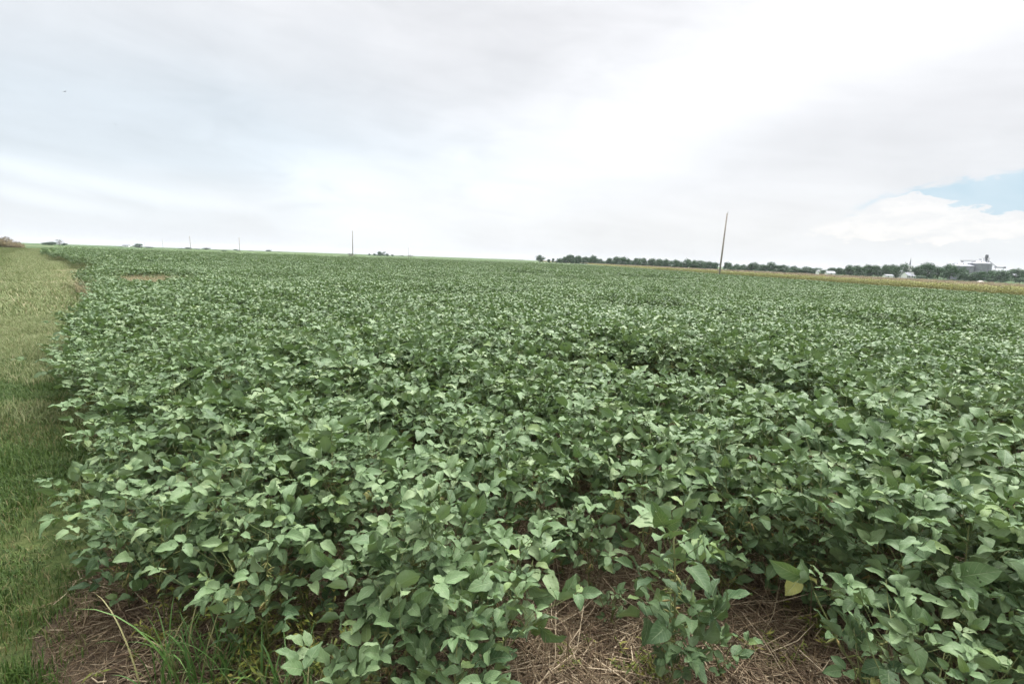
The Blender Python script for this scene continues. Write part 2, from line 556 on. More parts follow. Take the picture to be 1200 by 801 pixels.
def joined(mb_list, name):
    """several builders with their own materials as one mesh"""
    vs, fs, uv, tt, mi, off = [], [], [], [], [], 0
    mats = []
    for mb, mat in mb_list:
        if not mb.v: continue
        if mat not in mats: mats.append(mat)
        vs += mb.v; uv += mb.uv; tt += mb.t
        fs += [tuple(off + i for i in f) for f in mb.f]
        mi += [mats.index(mat)] * len(mb.f)
        off += mb.n
    big = MB(); big.v, big.uv, big.t, big.f, big.n = vs, uv, tt, fs, off
    me = big.mesh(name, mats[0])
    for m in mats[1:]: me.materials.append(m)
    me.polygons.foreach_set('material_index', np.array(mi, dtype=np.int32))
    return me

def proto(mb_list):
    return bpy.data.objects.new('proto', joined(mb_list, 'proto'))

# --- near plants: sixteen grown plants, eight low ones, as shared meshes
def plant_meshes(k, h, ntri, leaf, spread=1.0, nu=4, nv=6):
    rg = random.Random(100 + k)
    lf, stm, pod = soybean(rg, h, ntri, nu, nv, spread, True, leaf)
    return lf.mesh('foliage', M_LEAF), joined([(stm, M_STEM), (pod, M_POD)], 'stem'), h

GROWN = [plant_meshes(k, 0.86 + 0.07 * math.sin(k * 2.3), 40, 0.097 + 0.007 * math.cos(k * 1.7)) for k in range(16)]
LOWER = [plant_meshes(40 + k, 0.58 + 0.05 * math.sin(k * 1.9), 30, 0.094, 0.95) for k in range(6)]
SLIM = plant_meshes(60, 0.80, 34, 0.098, 0.28)
SPROUT = [plant_meshes(70 + k, 0.30, 9, 0.07, 0.8) for k in range(3)]

ROW_START = [2.30, 1.90, 1.35, 1.42, 1.50, 1.25]     # where each line of plants begins near the camera

def row_gap(kk, t):
    return kk < len(ROW_START) and t < ROW_START[kk]

def in_view(x, y, z=0.8, m=70):
    p = proj(x, y, z)
    return p is not None and -m < p[0] < 1200 + m and p[1] < 801 + 260

near, rest = [], []          # (x, y, height factor)
NROW = 200
for kk in range(0, 52):
    k = (kk + 1) // 2
    s0 = 0.18 + 0.40 * kk
    t = -9.0 if kk > 5 else -1.0
    tmax = 40.0
    while t < tmax:
        t += (0.19 if kk % 2 == 0 else 0.27) * rnd.uniform(0.75, 1.25)
        s = s0 + rnd.gauss(0, 0.05)
        if kk == 0: s += edge_s(t) - 0.16
        x, y = xy(s, t)
        if y < -1.5 or row_gap(kk, t): continue
        d = math.hypot(x, y)
        if d < 1.3: continue
        if d > 8.2: continue
        hf = 0.86 + 0.30 * vnoise(s * 0.55 + 7, t * 0.45, 3)
        gap = vnoise(s * 0.9, t * 0.7, 21)
        if gap > 0.86 and k > 4: continue
        if kk == 0: hf *= 0.88
        elif kk % 2: hf *= 0.93
        near.append((d, x, y, hf, k, s, t))
near.sort()
things, overflow = [], []
for it in near:
    (things if len(things) < 286 and in_view(it[1], it[2]) else overflow).append(it)

GROUPS = {
    0: ('knee high soybean plant in the outermost row beside the grass and bare straw strip', 'soybean plants of the outermost row'),
    1: ('leafy soybean plant in the second row, behind the dark weedy corner', 'soybean plants of the second row'),
    2: ('soybean plant in the third row, just behind the open straw gaps', 'soybean plants behind the straw gaps'),
    3: ('broad leaved soybean plant in the tall fourth row above the right straw gap', 'soybean plants of the fourth row'),
}
def place_plant(meshes, x, y, sc, rz, label, group):
    root = empty('soybean_plant', (x, y, tz(x, y)), rz)
    root.scale = (sc, sc, sc)
    tag(root, label, 'soybean plant', group)
    part('foliage', meshes[0], root); part('stem', meshes[1], root)
    return root

for d, x, y, hf, k, s, t in things:
    low = (k == 1 and t < 2.1) or (k == 2 and t < 1.9) or (k == 0 and t < 3.3)
    ms = rnd.choice(LOWER if low and rnd.random() < 0.55 else GROWN)
    lab, grp = GROUPS.get(k, ('green soybean plant within the closed leafy canopy of the near field', 'soybean plants in the closed canopy'))
    place_plant(ms, x, y, (0.86 if low else 1.0) * hf, rnd.uniform(0, 2 * PI), lab, grp)

# plants one can point to at the front of the field
HERO = [
    (786, 800, SLIM, 1.06, 'slim soybean plant standing alone between the two straw gaps'),
    (785, 826, LOWER[1], 0.52, 'low soybean plant at the foot of the lone slim plant'),
    (455, 818, GROWN[3], 0.84, 'bushy soybean plant at the left of the front clump beside the weedy corner'),
    (560, 835, GROWN[7], 0.72, 'large leaved soybean plant at the front of the clump beside the left straw gap'),
    (500, 780, GROWN[9], 0.92, 'tallest soybean plant in the middle of the front clump'),
    (590, 770, LOWER[2], 1.05, 'soybean plant leaning over the left edge of the left straw gap'),
    (1010, 870, LOWER[4], 0.95, 'upright leaved soybean plant right of the right straw gap, in front'),
    (1120, 850, GROWN[5], 0.80, 'pale leaved soybean plant low in front of the fourth row'),
    (1190, 820, GROWN[11], 0.80, 'dark soybean plant in the lower right front of the field'),
    (215, 705, LOWER[0], 0.92, 'low soybean plant overhanging the bare straw strip beside the tall foxtail'),
    (185, 700, LOWER[4], 0.74, 'low soybean plant at the left end of the outermost row, over the straw strip'),
    (262, 715, LOWER[2], 0.86, 'soybean plant leaning over the grass tufts at the weedy corner'),
    (310, 712, GROWN[6], 0.66, 'soybean plant at the back of the dark weedy corner'),
    (362, 742, LOWER[5], 0.84, 'soybean plant between the weedy corner and the front clump'),
    (842, 712, LOWER[0], 0.72, 'low dark soybean plant at the head of the right straw gap'),
    (905, 706, LOWER[3], 0.80, 'soybean plant under the fourth row, right of the head of the right straw gap'),
    (965, 735, GROWN[10], 0.62, 'soybean plant at the right border of the right straw gap'),
    (690, 700, LOWER[5], 0.74, 'short soybean plant at the head of the left straw gap'),
    (1075, 930, GROWN[13], 0.74, 'bright soybean plant with upright leaves at the very front of the lower right'),
    (1185, 905, GROWN[2], 0.72, 'broad leaved soybean plant at the very front, in the lower right corner'),
    (420, 880, LOWER[3], 0.85, 'low soybean plant at the very front of the clump left of the left straw gap'),
    (530, 890, LOWER[1], 0.85, 'drooping low soybean plant at the foot of the front clump'),
    (845, 800, SPROUT[0], 0.85, 'small soybean seedling in the straw right of the lone slim plant'),
    (715, 735, SPROUT[1], 0.6, 'tiny soybean seedling in the left straw gap'),
]
for px, py, ms, sc, lab in HERO:
    x, y = at(px, py)
    place_plant(ms, x, y, sc, rnd.uniform(0, 2 * PI), lab, 'soybean plants at the front of the field')

# ------------------------------------------------------------------ scattered stuff through geometry nodes
def scatter(name, protos, pts, label):
    """pts: (x, y, z, rz, scale_xy, scale_z, index); ONE object that instances the prototypes"""
    pc = bpy.data.collections.new(name + '_kinds')
    for i, o in enumerate(protos):
        o.name = '%s_kind_%03d' % (name, i)
        pc.objects.link(o)
    P = np.array(pts, dtype=float)
    me = bpy.data.meshes.new(name)
    me.vertices.add(len(P))
    me.vertices.foreach_set('co', P[:, :3].astype(np.float32).ravel())
    rot = np.zeros((len(P), 3), np.float32); rot[:, 2] = P[:, 3]
    a = me.attributes.new('rot', 'FLOAT_VECTOR', 'POINT'); a.data.foreach_set('vector', rot.ravel())
    a = me.attributes.new('scl', 'FLOAT_VECTOR', 'POINT'); a.data.foreach_set('vector', P[:, [4, 4, 5]].astype(np.float32).ravel())
    a = me.attributes.new('idx', 'INT', 'POINT'); a.data.foreach_set('value', P[:, 6].astype(np.int32))
    o = bpy.data.objects.new(name, me); COL.objects.link(o)
    ng = bpy.data.node_groups.new(name + '_scatter', 'GeometryNodeTree')
    ng.interface.new_socket('Geometry', in_out='INPUT', socket_type='NodeSocketGeometry')
    ng.interface.new_socket('Geometry', in_out='OUTPUT', socket_type='NodeSocketGeometry')
    N, L = ng.nodes, ng.links
    gi, go = N.new('NodeGroupInput'), N.new('NodeGroupOutput')
    ci = N.new('GeometryNodeCollectionInfo'); ci.inputs[0].default_value = pc
    ci.inputs['Separate Children'].default_value = True; ci.inputs['Reset Children'].default_value = True
    ip = N.new('GeometryNodeInstanceOnPoints'); ip.inputs['Pick Instance'].default_value = True
    def na(nm, ty):
        q = N.new('GeometryNodeInputNamedAttribute'); q.data_type = ty; q.inputs[0].default_value = nm
        return q.outputs[0]
    L.new(gi.outputs[0], ip.inputs['Points']); L.new(ci.outputs[0], ip.inputs['Instance'])
    L.new(na('idx', 'INT'), ip.inputs['Instance Index'])
    e2r = N.new('FunctionNodeEulerToRotation')
    L.new(na('rot', 'FLOAT_VECTOR'), e2r.inputs[0]); L.new(e2r.outputs[0], ip.inputs['Rotation'])
    L.new(na('scl', 'FLOAT_VECTOR'), ip.inputs['Scale'])
    L.new(ip.outputs[0], go.inputs[0])
    md = o.modifiers.new('scatter', 'NODES'); md.node_group = ng
    tag(o, label, kind='stuff')
    return o

# --- soybeans beyond the nearest plants
soy_protos = []
for k in range(8):                                        # 0-7 whole plants
    rg = random.Random(300 + k)
    lf, stm, pod = soybean(rg, 0.87, 42, 2, 4, 1.0, True, 0.093)
    soy_protos.append(proto([(lf, M_LEAF_FAR), (stm, M_STEM), (pod, M_POD)]))
for k in range(6):                                        # 8-13 a metre and a half of row
    rg = random.Random(330 + k); mb = MB()
    for j in range(190):
        az = rg.uniform(0, 2 * PI)
        px, py = rg.uniform(-0.42, 0.42), rg.uniform(-0.8, 0.8)
        hz = 0.88 - 0.7 * px * px - 0.38 * rg.random() ** 1.8 + 0.05 * math.sin(py * 5 + k)
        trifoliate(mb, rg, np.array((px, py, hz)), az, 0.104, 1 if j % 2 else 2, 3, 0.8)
    soy_protos.append(proto([(mb, M_LEAF_FAR)]))
for k in range(4):                                        # 14-17 four metres square
    rg = random.Random(350 + k); mb = MB()
    for j in range(520):
        px, py = rg.uniform(-2.1, 2.1), rg.uniform(-2.1, 2.1)
        row = math.cos(px * 2 * PI / 0.8)
        hz = 0.74 + 0.10 * row + 0.08 * vnoise(px, py, k) - 0.22 * rg.random() ** 2
        d = unit(rg.uniform(0, 2 * PI), rg.uniform(-0.5, 0.4))
        leaflet(mb, np.array((px, py, hz)), d, np.array((rg.gauss(0, .4), rg.gauss(0, .4), 1)), 0.30, 0.20, 0.25, 0.6, 2, 2, rg.uniform(0.25, 0.94))
    soy_protos.append(proto([(mb, M_LEAF_FAR)]))

row_rot = math.atan2(E_[1], E_[0]) - PI / 2                # prototype +y lies along the rows
pts = []
for d, x, y, hf, k, s, t in overflow:
    pts.append((x, y, tz(x, y), rnd.uniform(0, 2 * PI), hf, hf, rnd.randrange(8)))
def visible_margin(x, y, deg=52):
    return y > 0 and abs(math.degrees(math.atan2(x, y))) < deg
for k in range(0, 400):                                   # whole plants out to 38 m
    s0 = 0.18 + 0.40 * k
    if s0 > 45: break
    t = -12.0
    while t < 60:
        t += (0.19 if k % 2 == 0 else 0.28) * rnd.uniform(0.75, 1.25)
        s = s0 + rnd.gauss(0, 0.05)
        if k == 0: s += edge_s(t) - 0.16
        elif s < edge_s(t): continue
        x, y = xy(s, t)
        d = math.hypot(x, y)
        if d <= 8.2 or d > 36 + 4 * rnd.random() or not visible_margin(x, y): continue
        dr = dryness(s, t)
        if (dr > 0.35 and (t > 26 or rnd.random() < 0.80)) or (dr > 0.05 and rnd.random() < 0.5): continue
        hf = 0.86 + 0.30 * vnoise(s * 0.55 + 7, t * 0.45, 3) - 0.25 * max(0, dr + 0.3)
        if vnoise(s * 0.9, t * 0.7, 21) > 0.87: continue
        if k == 0: hf *= 0.85
        pts.append((x, y, tz(x, y), rnd.uniform(0, 2 * PI), hf, hf, rnd.randrange(8)))
for k in range(0, 400):                                   # stretches of row out to 120 m
    s0 = 0.18 + 0.80 * k
    if s0 > 150: break
    t = -25.0
    while t < 180:
        t += 1.5
        s, tt = s0 + rnd.gauss(0, 0.05), t + rnd.uniform(-0.3, 0.3)
        if s < edge_s(tt): continue
        x, y = xy(s, tt)
        d = math.hypot(x, y)
        if d <= 37.5 or d > 116 + 8 * rnd.random() or not visible_margin(x, y): continue
        if x > corn_x(y) - 2.0 or y > far_end(x): continue
        if dryness(s, tt) > 0.2: continue
        hf = 0.86 + 0.26 * vnoise(s * 0.3 + 7, tt * 0.25, 3)
        pts.append((x, y, tz(x, y), row_rot + (PI if rnd.random() < 0.5 else 0), 1.0, hf, 8 + rnd.randrange(6)))
u = -60.0
while u < 330:                                            # wide pieces beyond
    w = -160.0
    while w < 330:
        w += 3.6
        s, t = u, w
        if s < edge_s(t) + 1.6: continue
        x, y = xy(s, t)
        d = math.hypot(x, y)
        if d <= 118 or not visible_margin(x, y, 50): continue
        if x > corn_x(y) - 3.0 or y > far_end(x): continue
        hf = 0.90 + 0.24 * vnoise(s * 0.1, t * 0.1, 3)
        pts.append((x, y, tz(x, y), row_rot + (PI if rnd.random() < 0.5 else 0), 1.0, hf, 14 + rnd.randrange(4)))
    u += 3.6
scatter('soybean_field', soy_protos, pts, 'unbroken canopy of soybean rows stretching away to the skyline')

def BARE(s, t):            # worn soil along the crop edge
    return max(0.55 * math.exp(-((s + 0.05) / 0.30) ** 2 - ((t - 4.0) / 0.55) ** 2), 0.5 * math.exp(-((s + 0.1) / 0.35) ** 2 - ((t - 5.6) / 0.5) ** 2))
# --- straw and dead stalks on the bare ground
def stick(mb, rg, p, L, r, tint, lift=0.25):
    a = rg.uniform(0, 2 * PI); e = rg.gauss(0.05, lift)
    d = unit(a, e); side = unit(a + PI / 2, 0) * rg.gauss(0, 0.06) * L
    p = np.array(p)
    mb.tube([p - d * L / 2, p + side, p + d * L / 2 + np.array((0, 0, rg.uniform(-.01, .02)))], (r, r * 1.1, r * 0.7), 3, tint, cap=False)

straw_protos = []
for k in range(5):
    rg = random.Random(500 + k); mb = MB()
    for j in range(190):
        stick(mb, rg, (rg.uniform(-.3, .3), rg.uniform(-.3, .3), rg.uniform(0.004, 0.035)), rg.uniform(0.05, 0.30), rg.choice((0.0008, 0.0012, 0.0018, 0.0030)) * rg.uniform(0.8, 1.2), rg.random() ** 1.5, 0.13)
    for j in range(220):
        stick(mb, rg, (rg.uniform(-.3, .3), rg.uniform(-.3, .3), rg.uniform(0.002, 0.015)), rg.uniform(0.015, 0.06), rg.uniform(0.0007, 0.0018), rg.random() * 0.8, 0.2)
    straw_protos.append(proto([(mb, M_STRAW)]))
rg = random.Random(520); mb = MB()
for j in range(30):                                       # stubble leaning up under the rows
    stick(mb, rg, (rg.uniform(-.2, .2), rg.uniform(-.2, .2), 0.09), rg.uniform(0.14, 0.34), rg.uniform(0.001, 0.0022), rg.random(), 0.9)
straw_protos.append(proto([(mb, M_STRAW)]))
pts = []
for i in range(1900):
    s, t = rnd.uniform(-0.6, 5.0), rnd.uniform(-2.0, 7.5)
    x, y = xy(s, t)
    if y < 1.0 or math.hypot(x, y) > 7: continue
    if s < turf_edge(t) + (0.10 if t < 3.0 else 0.2) + 0.06 * rnd.random(): continue
    stub = s > 0.9 and rnd.random() < 0.28
    small = 0.42 if s < turf_edge(t) + 0.30 else 1.0
    pts.append((x, y, tz(x, y), rnd.uniform(0, 2 * PI), small, 1.0 if not stub else rnd.uniform(0.7, 1.2), 5 if stub else rnd.randrange(5)))
scatter('straw_mulch', straw_protos, pts, 'tangled pale straw lying on the bare soil between the rows')

# --- grass of the verge
def blades(mb, rg, n, half, hmin, hmax, w, dry, clump=0.0):
    cs = [(rg.uniform(-half, half), rg.uniform(-half, half)) for _ in range(12)]
    for j in range(n):
        if clump and rg.random() < clump:
            c = rg.choice(cs); x, y = c[0] + rg.gauss(0, half * .13), c[1] + rg.gauss(0, half * .13)
        else:
            x, y = rg.uniform(-half, half), rg.uniform(-half, half)
        a = rg.uniform(0, 2 * PI); h = rg.uniform(hmin, hmax); bend = rg.uniform(0.2, 1.0) * h
        ww = w * rg.uniform(0.7, 1.3)
        d = np.array((math.cos(a), math.sin(a), 0)); s = np.array((-d[1], d[0], 0)) * ww
        p0 = np.array((x, y, 0)); p1 = p0 + d * bend * .3 + np.array((0, 0, h * .62)); p2 = p0 + d * bend + np.array((0, 0, h * rg.uniform(.7, 1.0)))
        t = rg.uniform(0.65, 1.0) if rg.random() < dry else rg.uniform(0, 0.6)
        mb.add([p0 - s, p0 + s, p1 + s * .8, p1 - s * .8, p2], [(0, 1, 2, 3), (3, 2, 4)], None, t)

grass_protos = []
for k in range(5):                                        # 0-4 short mown turf
    rg = random.Random(600 + k); mb = MB(); blades(mb, rg, 1200, 0.26, 0.02, 0.080, 0.0024, 0.06, 0.55); grass_protos.append(proto([(mb, M_GRASS)]))
for k in range(3):                                        # 5-7 thin worn turf
    rg = random.Random(620 + k); mb = MB(); blades(mb, rg, 520, 0.26, 0.02, 0.07, 0.0020, 0.45, 0.6); grass_protos.append(proto([(mb, M_GRASS)]))
for k in range(4):                                        # 8-11 longer pale grass
    rg = random.Random(640 + k); mb = MB(); blades(mb, rg, 750, 0.32, 0.05, 0.15, 0.0028, 0.16, 0.3); grass_protos.append(proto([(mb, M_PALEGRASS)]))
for k in range(3):                                        # 12-14 far pale grass
    rg = random.Random(660 + k); mb = MB(); blades(mb, rg, 900, 1.1, 0.08, 0.22, 0.011, 0.20); grass_protos.append(proto([(mb, M_PALEGRASS)]))
for k in range(3):                                        # 15-17 far mown olive grass
    rg = random.Random(680 + k); mb = MB(); blades(mb, rg, 900, 1.1, 0.05, 0.12, 0.011, 0.30); grass_protos.append(proto([(mb, M_OLIVE)]))
pts = []
t = -1.0
while t < 16:
    s = -9.0
    while s < 1.5:
        s += 0.24
        ss, t2 = s + rnd.uniform(-.12, .12), t + rnd.uniform(-.12, .12)
        if ss > turf_edge(t2) - 0.02: continue
        x, y = xy(ss, t2)
        if not (y > 0.3 and math.degrees(math.atan2(x, y)) > -62): continue
        if math.hypot(x, y) < 0.6: continue
        worn = vnoise(x * 0.9 + 3, y * 0.9, 31) + 0.35 * smooth(0.55, 0.1, turf_edge(t2) - ss) * (1 - smooth(5, 8, t2))
        pale = smooth(5.5, 15.0, t2 + 5 * (vnoise(x * .5, y * .5, 8) - .5))
        worn += BARE(ss, t2)
        if worn > 0.86 and t2 < 9 and rnd.random() < (0.85 if BARE(ss, t2) > 0.25 else 0.55): continue
        if rnd.random() < pale: i = 8 + rnd.randrange(4)
        elif worn > 0.54: i = 5 + rnd.randrange(3)
        else: i = rnd.randrange(5)
        sz = rnd.uniform(0.55, 0.9) + 0.8 * vnoise(x * 2.6, y * 2.6, 44) ** 2
        pts.append((x, y, tz(x, y) + 0.006, rnd.uniform(0, 2 * PI), 1.0, sz, i))
    t += 0.24
while t < 205:
    step = 0.9 if t < 60 else 1.5
    s = -26.0
    while s < 3:
        s += step
        ss, t2 = s + rnd.uniform(-.4, .4), t + rnd.uniform(-.4, .4)
        if ss > edge_s(t2) - 0.3 + 0.9 * smooth(38, 50, t2): continue
        x, y = xy(ss, t2)
        if math.degrees(math.atan2(x, y)) < -60: continue
        dep = edge_s(t2) - ss + 0.3
        mown = smooth(1.6, 3.6, dep + 1.3 * (vnoise(x * .12, y * .12, 8) - .5)) * smooth(14, 26, t2)
        i = (15 if rnd.random() < mown else 12) + rnd.randrange(3)
        pts.append((x, y, tz(x, y) + 0.006, rnd.uniform(0, 2 * PI), 1.0, rnd.uniform(0.7, 1.2) * (1 + 0.6 * smooth(60, 150, t2)), i))
    t += step
scatter('grass', grass_protos, pts, 'mown and worn grass of the verge beside the field')

# --- dead stalks in the dry patches
dry_protos = []
for k in range(3):
    rg = random.Random(700 + k); mb = MB(); blades(mb, rg, 260, 0.42, 0.10, 0.42, 0.007, 0.6); dry_protos.append(proto([(mb, M_DRY)]))
pts = []
for i in range(4200):
    a, b, ws, wt = rnd.choice(DRY)
    s, t = a + rnd.uniform(-1.5, 1.5) * ws, b + rnd.uniform(-1.4, 1.4) * wt
    if dryness(s, t) < rnd.uniform(-0.25, 0.55) or s < -0.4: continue
    x, y = xy(s, t)
    pts.append((x, y, tz(x, y), rnd.uniform(0, 2 * PI), rnd.uniform(0.6, 1.1), rnd.uniform(0.6, 1.2) * (1.55 if wt < 5 else 0.40), rnd.randrange(3)))
scatter('dead_stalks', dry_protos, pts, 'patches of tan dead stalks at the field edge and among the beans')

# ------------------------------------------------------------------ weeds in the corner, each a thing
def foxtail(px, py, n, h, label, seed):
    rg = random.Random(seed); x, y = at(px, py)
    root = empty('foxtail_tuft', (x, y, 0)); tag(root, label, 'grass weed', 'grass weeds at the field corner', 'thing')
    bl, st_ = MB(), MB()
    for i in range(n):
        a = rg.uniform(0, 2 * PI); hh = h * rg.uniform(0.45, 1.0); reach = hh * rg.uniform(0.15, 0.75)
        d = unit(a, 0); sd = np.array((-d[1], d[0], 0)); w = rg.uniform(0.0025, 0.0065)
        b0 = np.array((rg.gauss(0, .055), rg.gauss(0, .055), 0.0)); P = []
        m = 7
        for j in range(m + 1):
            f = j / m
            c = b0 + d * reach * f ** 1.6 + np.array((0, 0, hh * (f - 0.42 * f ** 3 * (reach / hh + .3))))
            ww = w * (1 - f) ** 0.6 * (0.75 + .5 * f)
            P += [c - sd * ww, c + np.array((0, 0, -ww * .5)), c + sd * ww]
        fs = []
        for j in range(m):
            fs += [(3 * j, 3 * j + 1, 3 * j + 4, 3 * j + 3), (3 * j + 1, 3 * j + 2, 3 * j + 5, 3 * j + 4)]
        bl.add(P, fs, None, rg.uniform(0, 0.6) if rg.random() < 0.82 else 0.95)
    for i in range(3):
        a = rg.uniform(0, 2 * PI); e = unit(a, 1.2) * h * 0.5
        st_.tube([(0, 0, 0), e * .5, e], (.0026, .0022, .0012), 5, 0.4)
    bl.build('blades', M_BLADE, root); st_.build('stem', M_STEM, root)

foxtail(212, 812, 15, 0.60, 'tall green foxtail grass tuft at the end of the bare straw strip', 1)
foxtail(262, 806, 14, 0.40, 'smaller green grass tuft just right of the tall foxtail', 2)
foxtail(325, 826, 14, 0.34, 'arching pale bladed grass tuft in front of the yellowing weeds', 3)
foxtail(190, 822, 12, 0.24, 'short grass tuft at the left foot of the tall foxtail', 4)
foxtail(290, 790, 12, 0.26, 'short grass tuft among the yellow weeds right of the foxtail', 5)
foxtail(205, 798, 20, 0.36, 'dense green grass tuft just behind the tall foxtail at the straw strip', 8)
foxtail(243, 800, 22, 0.40, 'dense green grass tuft between the two tall foxtails', 9)
foxtail(300, 812, 20, 0.34, 'leafy grass tuft in the middle of the weedy corner', 10)
foxtail(352, 806, 18, 0.30, 'grass tuft right of the middle of the weedy corner', 11)
foxtail(402, 822, 16, 0.30, 'grass tuft under the left leaves of the front bean clump', 12)
foxtail(275, 770, 14, 0.28, 'grass tuft deep under the beans at the weedy corner', 13)
foxtail(375, 835, 12, 0.28, 'low grass tuft at the left front of the front bean clump', 6)
foxtail(236, 770, 10, 0.30, 'thin grass tuft behind the tall foxtail, against the bean leaves', 7)

def weed(px, py, h, n, label, seed, group='yellowing weeds at the field corner'):
    rg = random.Random(seed); x, y = at(px, py)
    root = empty('weed', (x, y, 0)); tag(root, label, 'weed', group)
    lf, sm = MB(), MB()
    for i in range(n):
        a = rg.uniform(0, 2 * PI); e = rg.uniform(0.7, 1.45); L = h * rg.uniform(0.5, 1.0)
        b0 = np.array((rg.gauss(0, .05), rg.gauss(0, .05), 0)); tip = b0 + unit(a, e) * L
        bow = np.array((rg.gauss(0, .02), rg.gauss(0, .02), 0))
        sm.tube([b0, (b0 + tip) / 2 + bow, tip], (.0018, .0014, .0008), 3, rg.random(), cap=False)
        for j in range(11):
            f = rg.uniform(0.2, 1.0); p = b0 + (tip - b0) * f + bow * (1 - abs(2 * f - 1))
            leaflet(lf, p, unit(rg.uniform(0, 2 * PI), rg.uniform(-.3, .9)), (rg.gauss(0, .5), rg.gauss(0, .5), 1), rg.uniform(.018, .045), rg.uniform(.005, .011), .2, .5, 2, 2, rg.random())
    lf.build('foliage', M_WEED, root); sm.build('stem', M_STEM, root)

WEEDS = [
    (228, 735, 0.30, 22, 'yellow green weed behind the tall foxtail, beside the straw strip'),
    (285, 760, 0.28, 22, 'yellowing weed under the dark overhang of bean leaves'),
    (340, 745, 0.30, 20, 'sprawling weed deep in the shaded corner below the beans'),
    (375, 790, 0.32, 24, 'yellowing weed at the left foot of the front bean clump'),
    (310, 800, 0.22, 22, 'low yellow weed between the foxtail and the front bean clump'),
    (420, 812, 0.26, 18, 'thin weed tucked under the left of the front bean clump'),
    (250, 690, 0.24, 16, 'small weed under the beans at the head of the straw strip'),
    (755, 800, 0.16, 16, 'yellow weed at the left foot of the lone slim soybean plant'),
    (960, 742, 0.16, 16, 'low yellow green weed at the end of the right straw gap'),
    (915, 775, 0.10, 12, 'flat yellow weed lying in the right straw gap'),
    (855, 690, 0.12, 12, 'tiny weed at the head of the right straw gap'),
    (690, 785, 0.07, 8, 'tiny green weed alone in the left straw gap'),
    (185, 760, 0.10, 12, 'sparse weed on the right margin of the bare straw strip'),
]
for i, (px, py, h, n, lab) in enumerate(WEEDS): weed(px, py, h, n, lab, 800 + i)

# ------------------------------------------------------------------ corn
def corn_proto(seed, tassel=True, dry=0.0, n=5):
    rg = random.Random(seed); lf, ts = MB(), MB()
    for i in range(n):
        x, y = rg.gauss(0, .12), (i - n / 2 + .5) * 0.30 + rg.gauss(0, .05)
        h = rg.uniform(2.25, 2.6)
        lf.tube([(x, y, 0), (x + rg.gauss(0, .04), y, h)], (.018, .010), 4, 0.4 + dry)
        for j in range(11):
            z = h * (0.12 + 0.80 * j / 10); a = rg.choice((0, PI)) + rg.gauss(0, .6)
            d = unit(a, rg.uniform(0.5, 0.9)); t = rg.uniform(0, .65) + dry + 0.25 * (1 - j / 10)
            leaflet(lf, np.array((x, y, z)), d, (0, 0, 1), rg.uniform(.55, .85), 0.085, 0.2, rg.uniform(1.2, 2.2), 2, 4, min(1, t), 0.1, 1.0)
        for j in range(7):
            a = rg.uniform(0, 2 * PI); e = rg.uniform(.7, 1.5)
            p = np.array((x, y, h - .05)); q = p + unit(a, e) * rg.uniform(.25, .42)
            ts.tube([p, q], (.014, .010), 3, rg.random(), cap=False)
    return proto([(lf, M_CORN), (ts, M_TASSEL)])

corn_protos = [corn_proto(900 + k) for k in range(5)]
pts = []
y = 30.0
while y < 1150:
    y += 1.5 if y < 400 else 3.0
    for k in range(14 if y < 400 else 9):
        x = corn_x(y) + k * 0.76 + rnd.uniform(-.1, .1)
        pts.append((x, y + rnd.uniform(-.3, .3), tz(x, y), rnd.uniform(-.1, .1) + (PI if rnd.random() < .5 else 0), 1.0, rnd.uniform(0.86, 0.98), rnd.randrange(5)))
scatter('corn_field', corn_protos, pts, 'band of ripening yellow corn with tan tassels along the far right of the beans')
M_CORN, M_TASSEL = M_DRYCORN, M_DRYTASSEL
dry_corn = [corn_proto(930 + k, True, 0.35) for k in range(3)]
pts = []
for i in range(40):
    for j in range(12):
        s, t = -4.6 - i * 0.76, 203 + j * 1.5
        x, y = xy(s, t)
        pts.append((x, y, tz(x, y), rnd.uniform(0, 2 * PI), 1.0, rnd.uniform(0.75, 1.18) * (0.35 + 0.65 * smooth(0, 7, i + rnd.uniform(-2.5, 2.5))), rnd.randrange(3)))
scatter('dry_corn_field', dry_corn, pts, 'brown drying corn at the far end of the grass verge')

# ------------------------------------------------------------------ trees
def crown_mesh(seed, mat, squat=1.0, n=1900, holes=0.0):
    """a crown of leaf clumps, unit height 1 from the ground, unit width 1"""
    rg = random.Random(seed); mb = MB()
    lobes = []
    for i in range(15):
        a = rg.uniform(0, 2 * PI); r = rg.uniform(0.08, 0.36); z = rg.uniform(0.14, 0.80)
        lobes.append((np.array((math.cos(a) * r, math.sin(a) * r, z)), rg.uniform(0.15, 0.27) * (1.1 - 0.5 * abs(z - .45)), rg.uniform(-.15, .2)))
    lobes.append((np.array((rg.gauss(0, .05), rg.gauss(0, .05), 0.80)), 0.20, 0.1))
    lobes.append((np.array((0, 0, 0.45)), 0.30, -0.1))
    for i in range(n):
        c, rr, tb = rg.choice(lobes)
        u = np.array((rg.gauss(0, 1), rg.gauss(0, 1), rg.gauss(0, 1))); u /= np.linalg.norm(u)
        p = c + u * rr * np.array((1, 1, 0.95)) * rg.random() ** 0.33 * rg.choice((1, 1, 1, 1.12))
        if p[2] < 0.02: continue
        s = rg.uniform(0.020, 0.048)
        nrm = u + np.array((rg.gauss(0, .5), rg.gauss(0, .5), rg.gauss(0, .5) + .3)); nrm /= np.linalg.norm(nrm)
        a = np.cross(nrm, (0.3, 0.2, 1)); a /= np.linalg.norm(a); b = np.cross(nrm, a)
        q = rg.uniform(.5, .9)
        mb.add([p - a * s, p - b * s * q, p + a * s * 1.1, p + b * s * q], [(0, 1, 2, 3)], None, min(1, max(0, 0.45 + tb + rg.gauss(0, .2))))
    return mb.mesh('crown', mat, False)

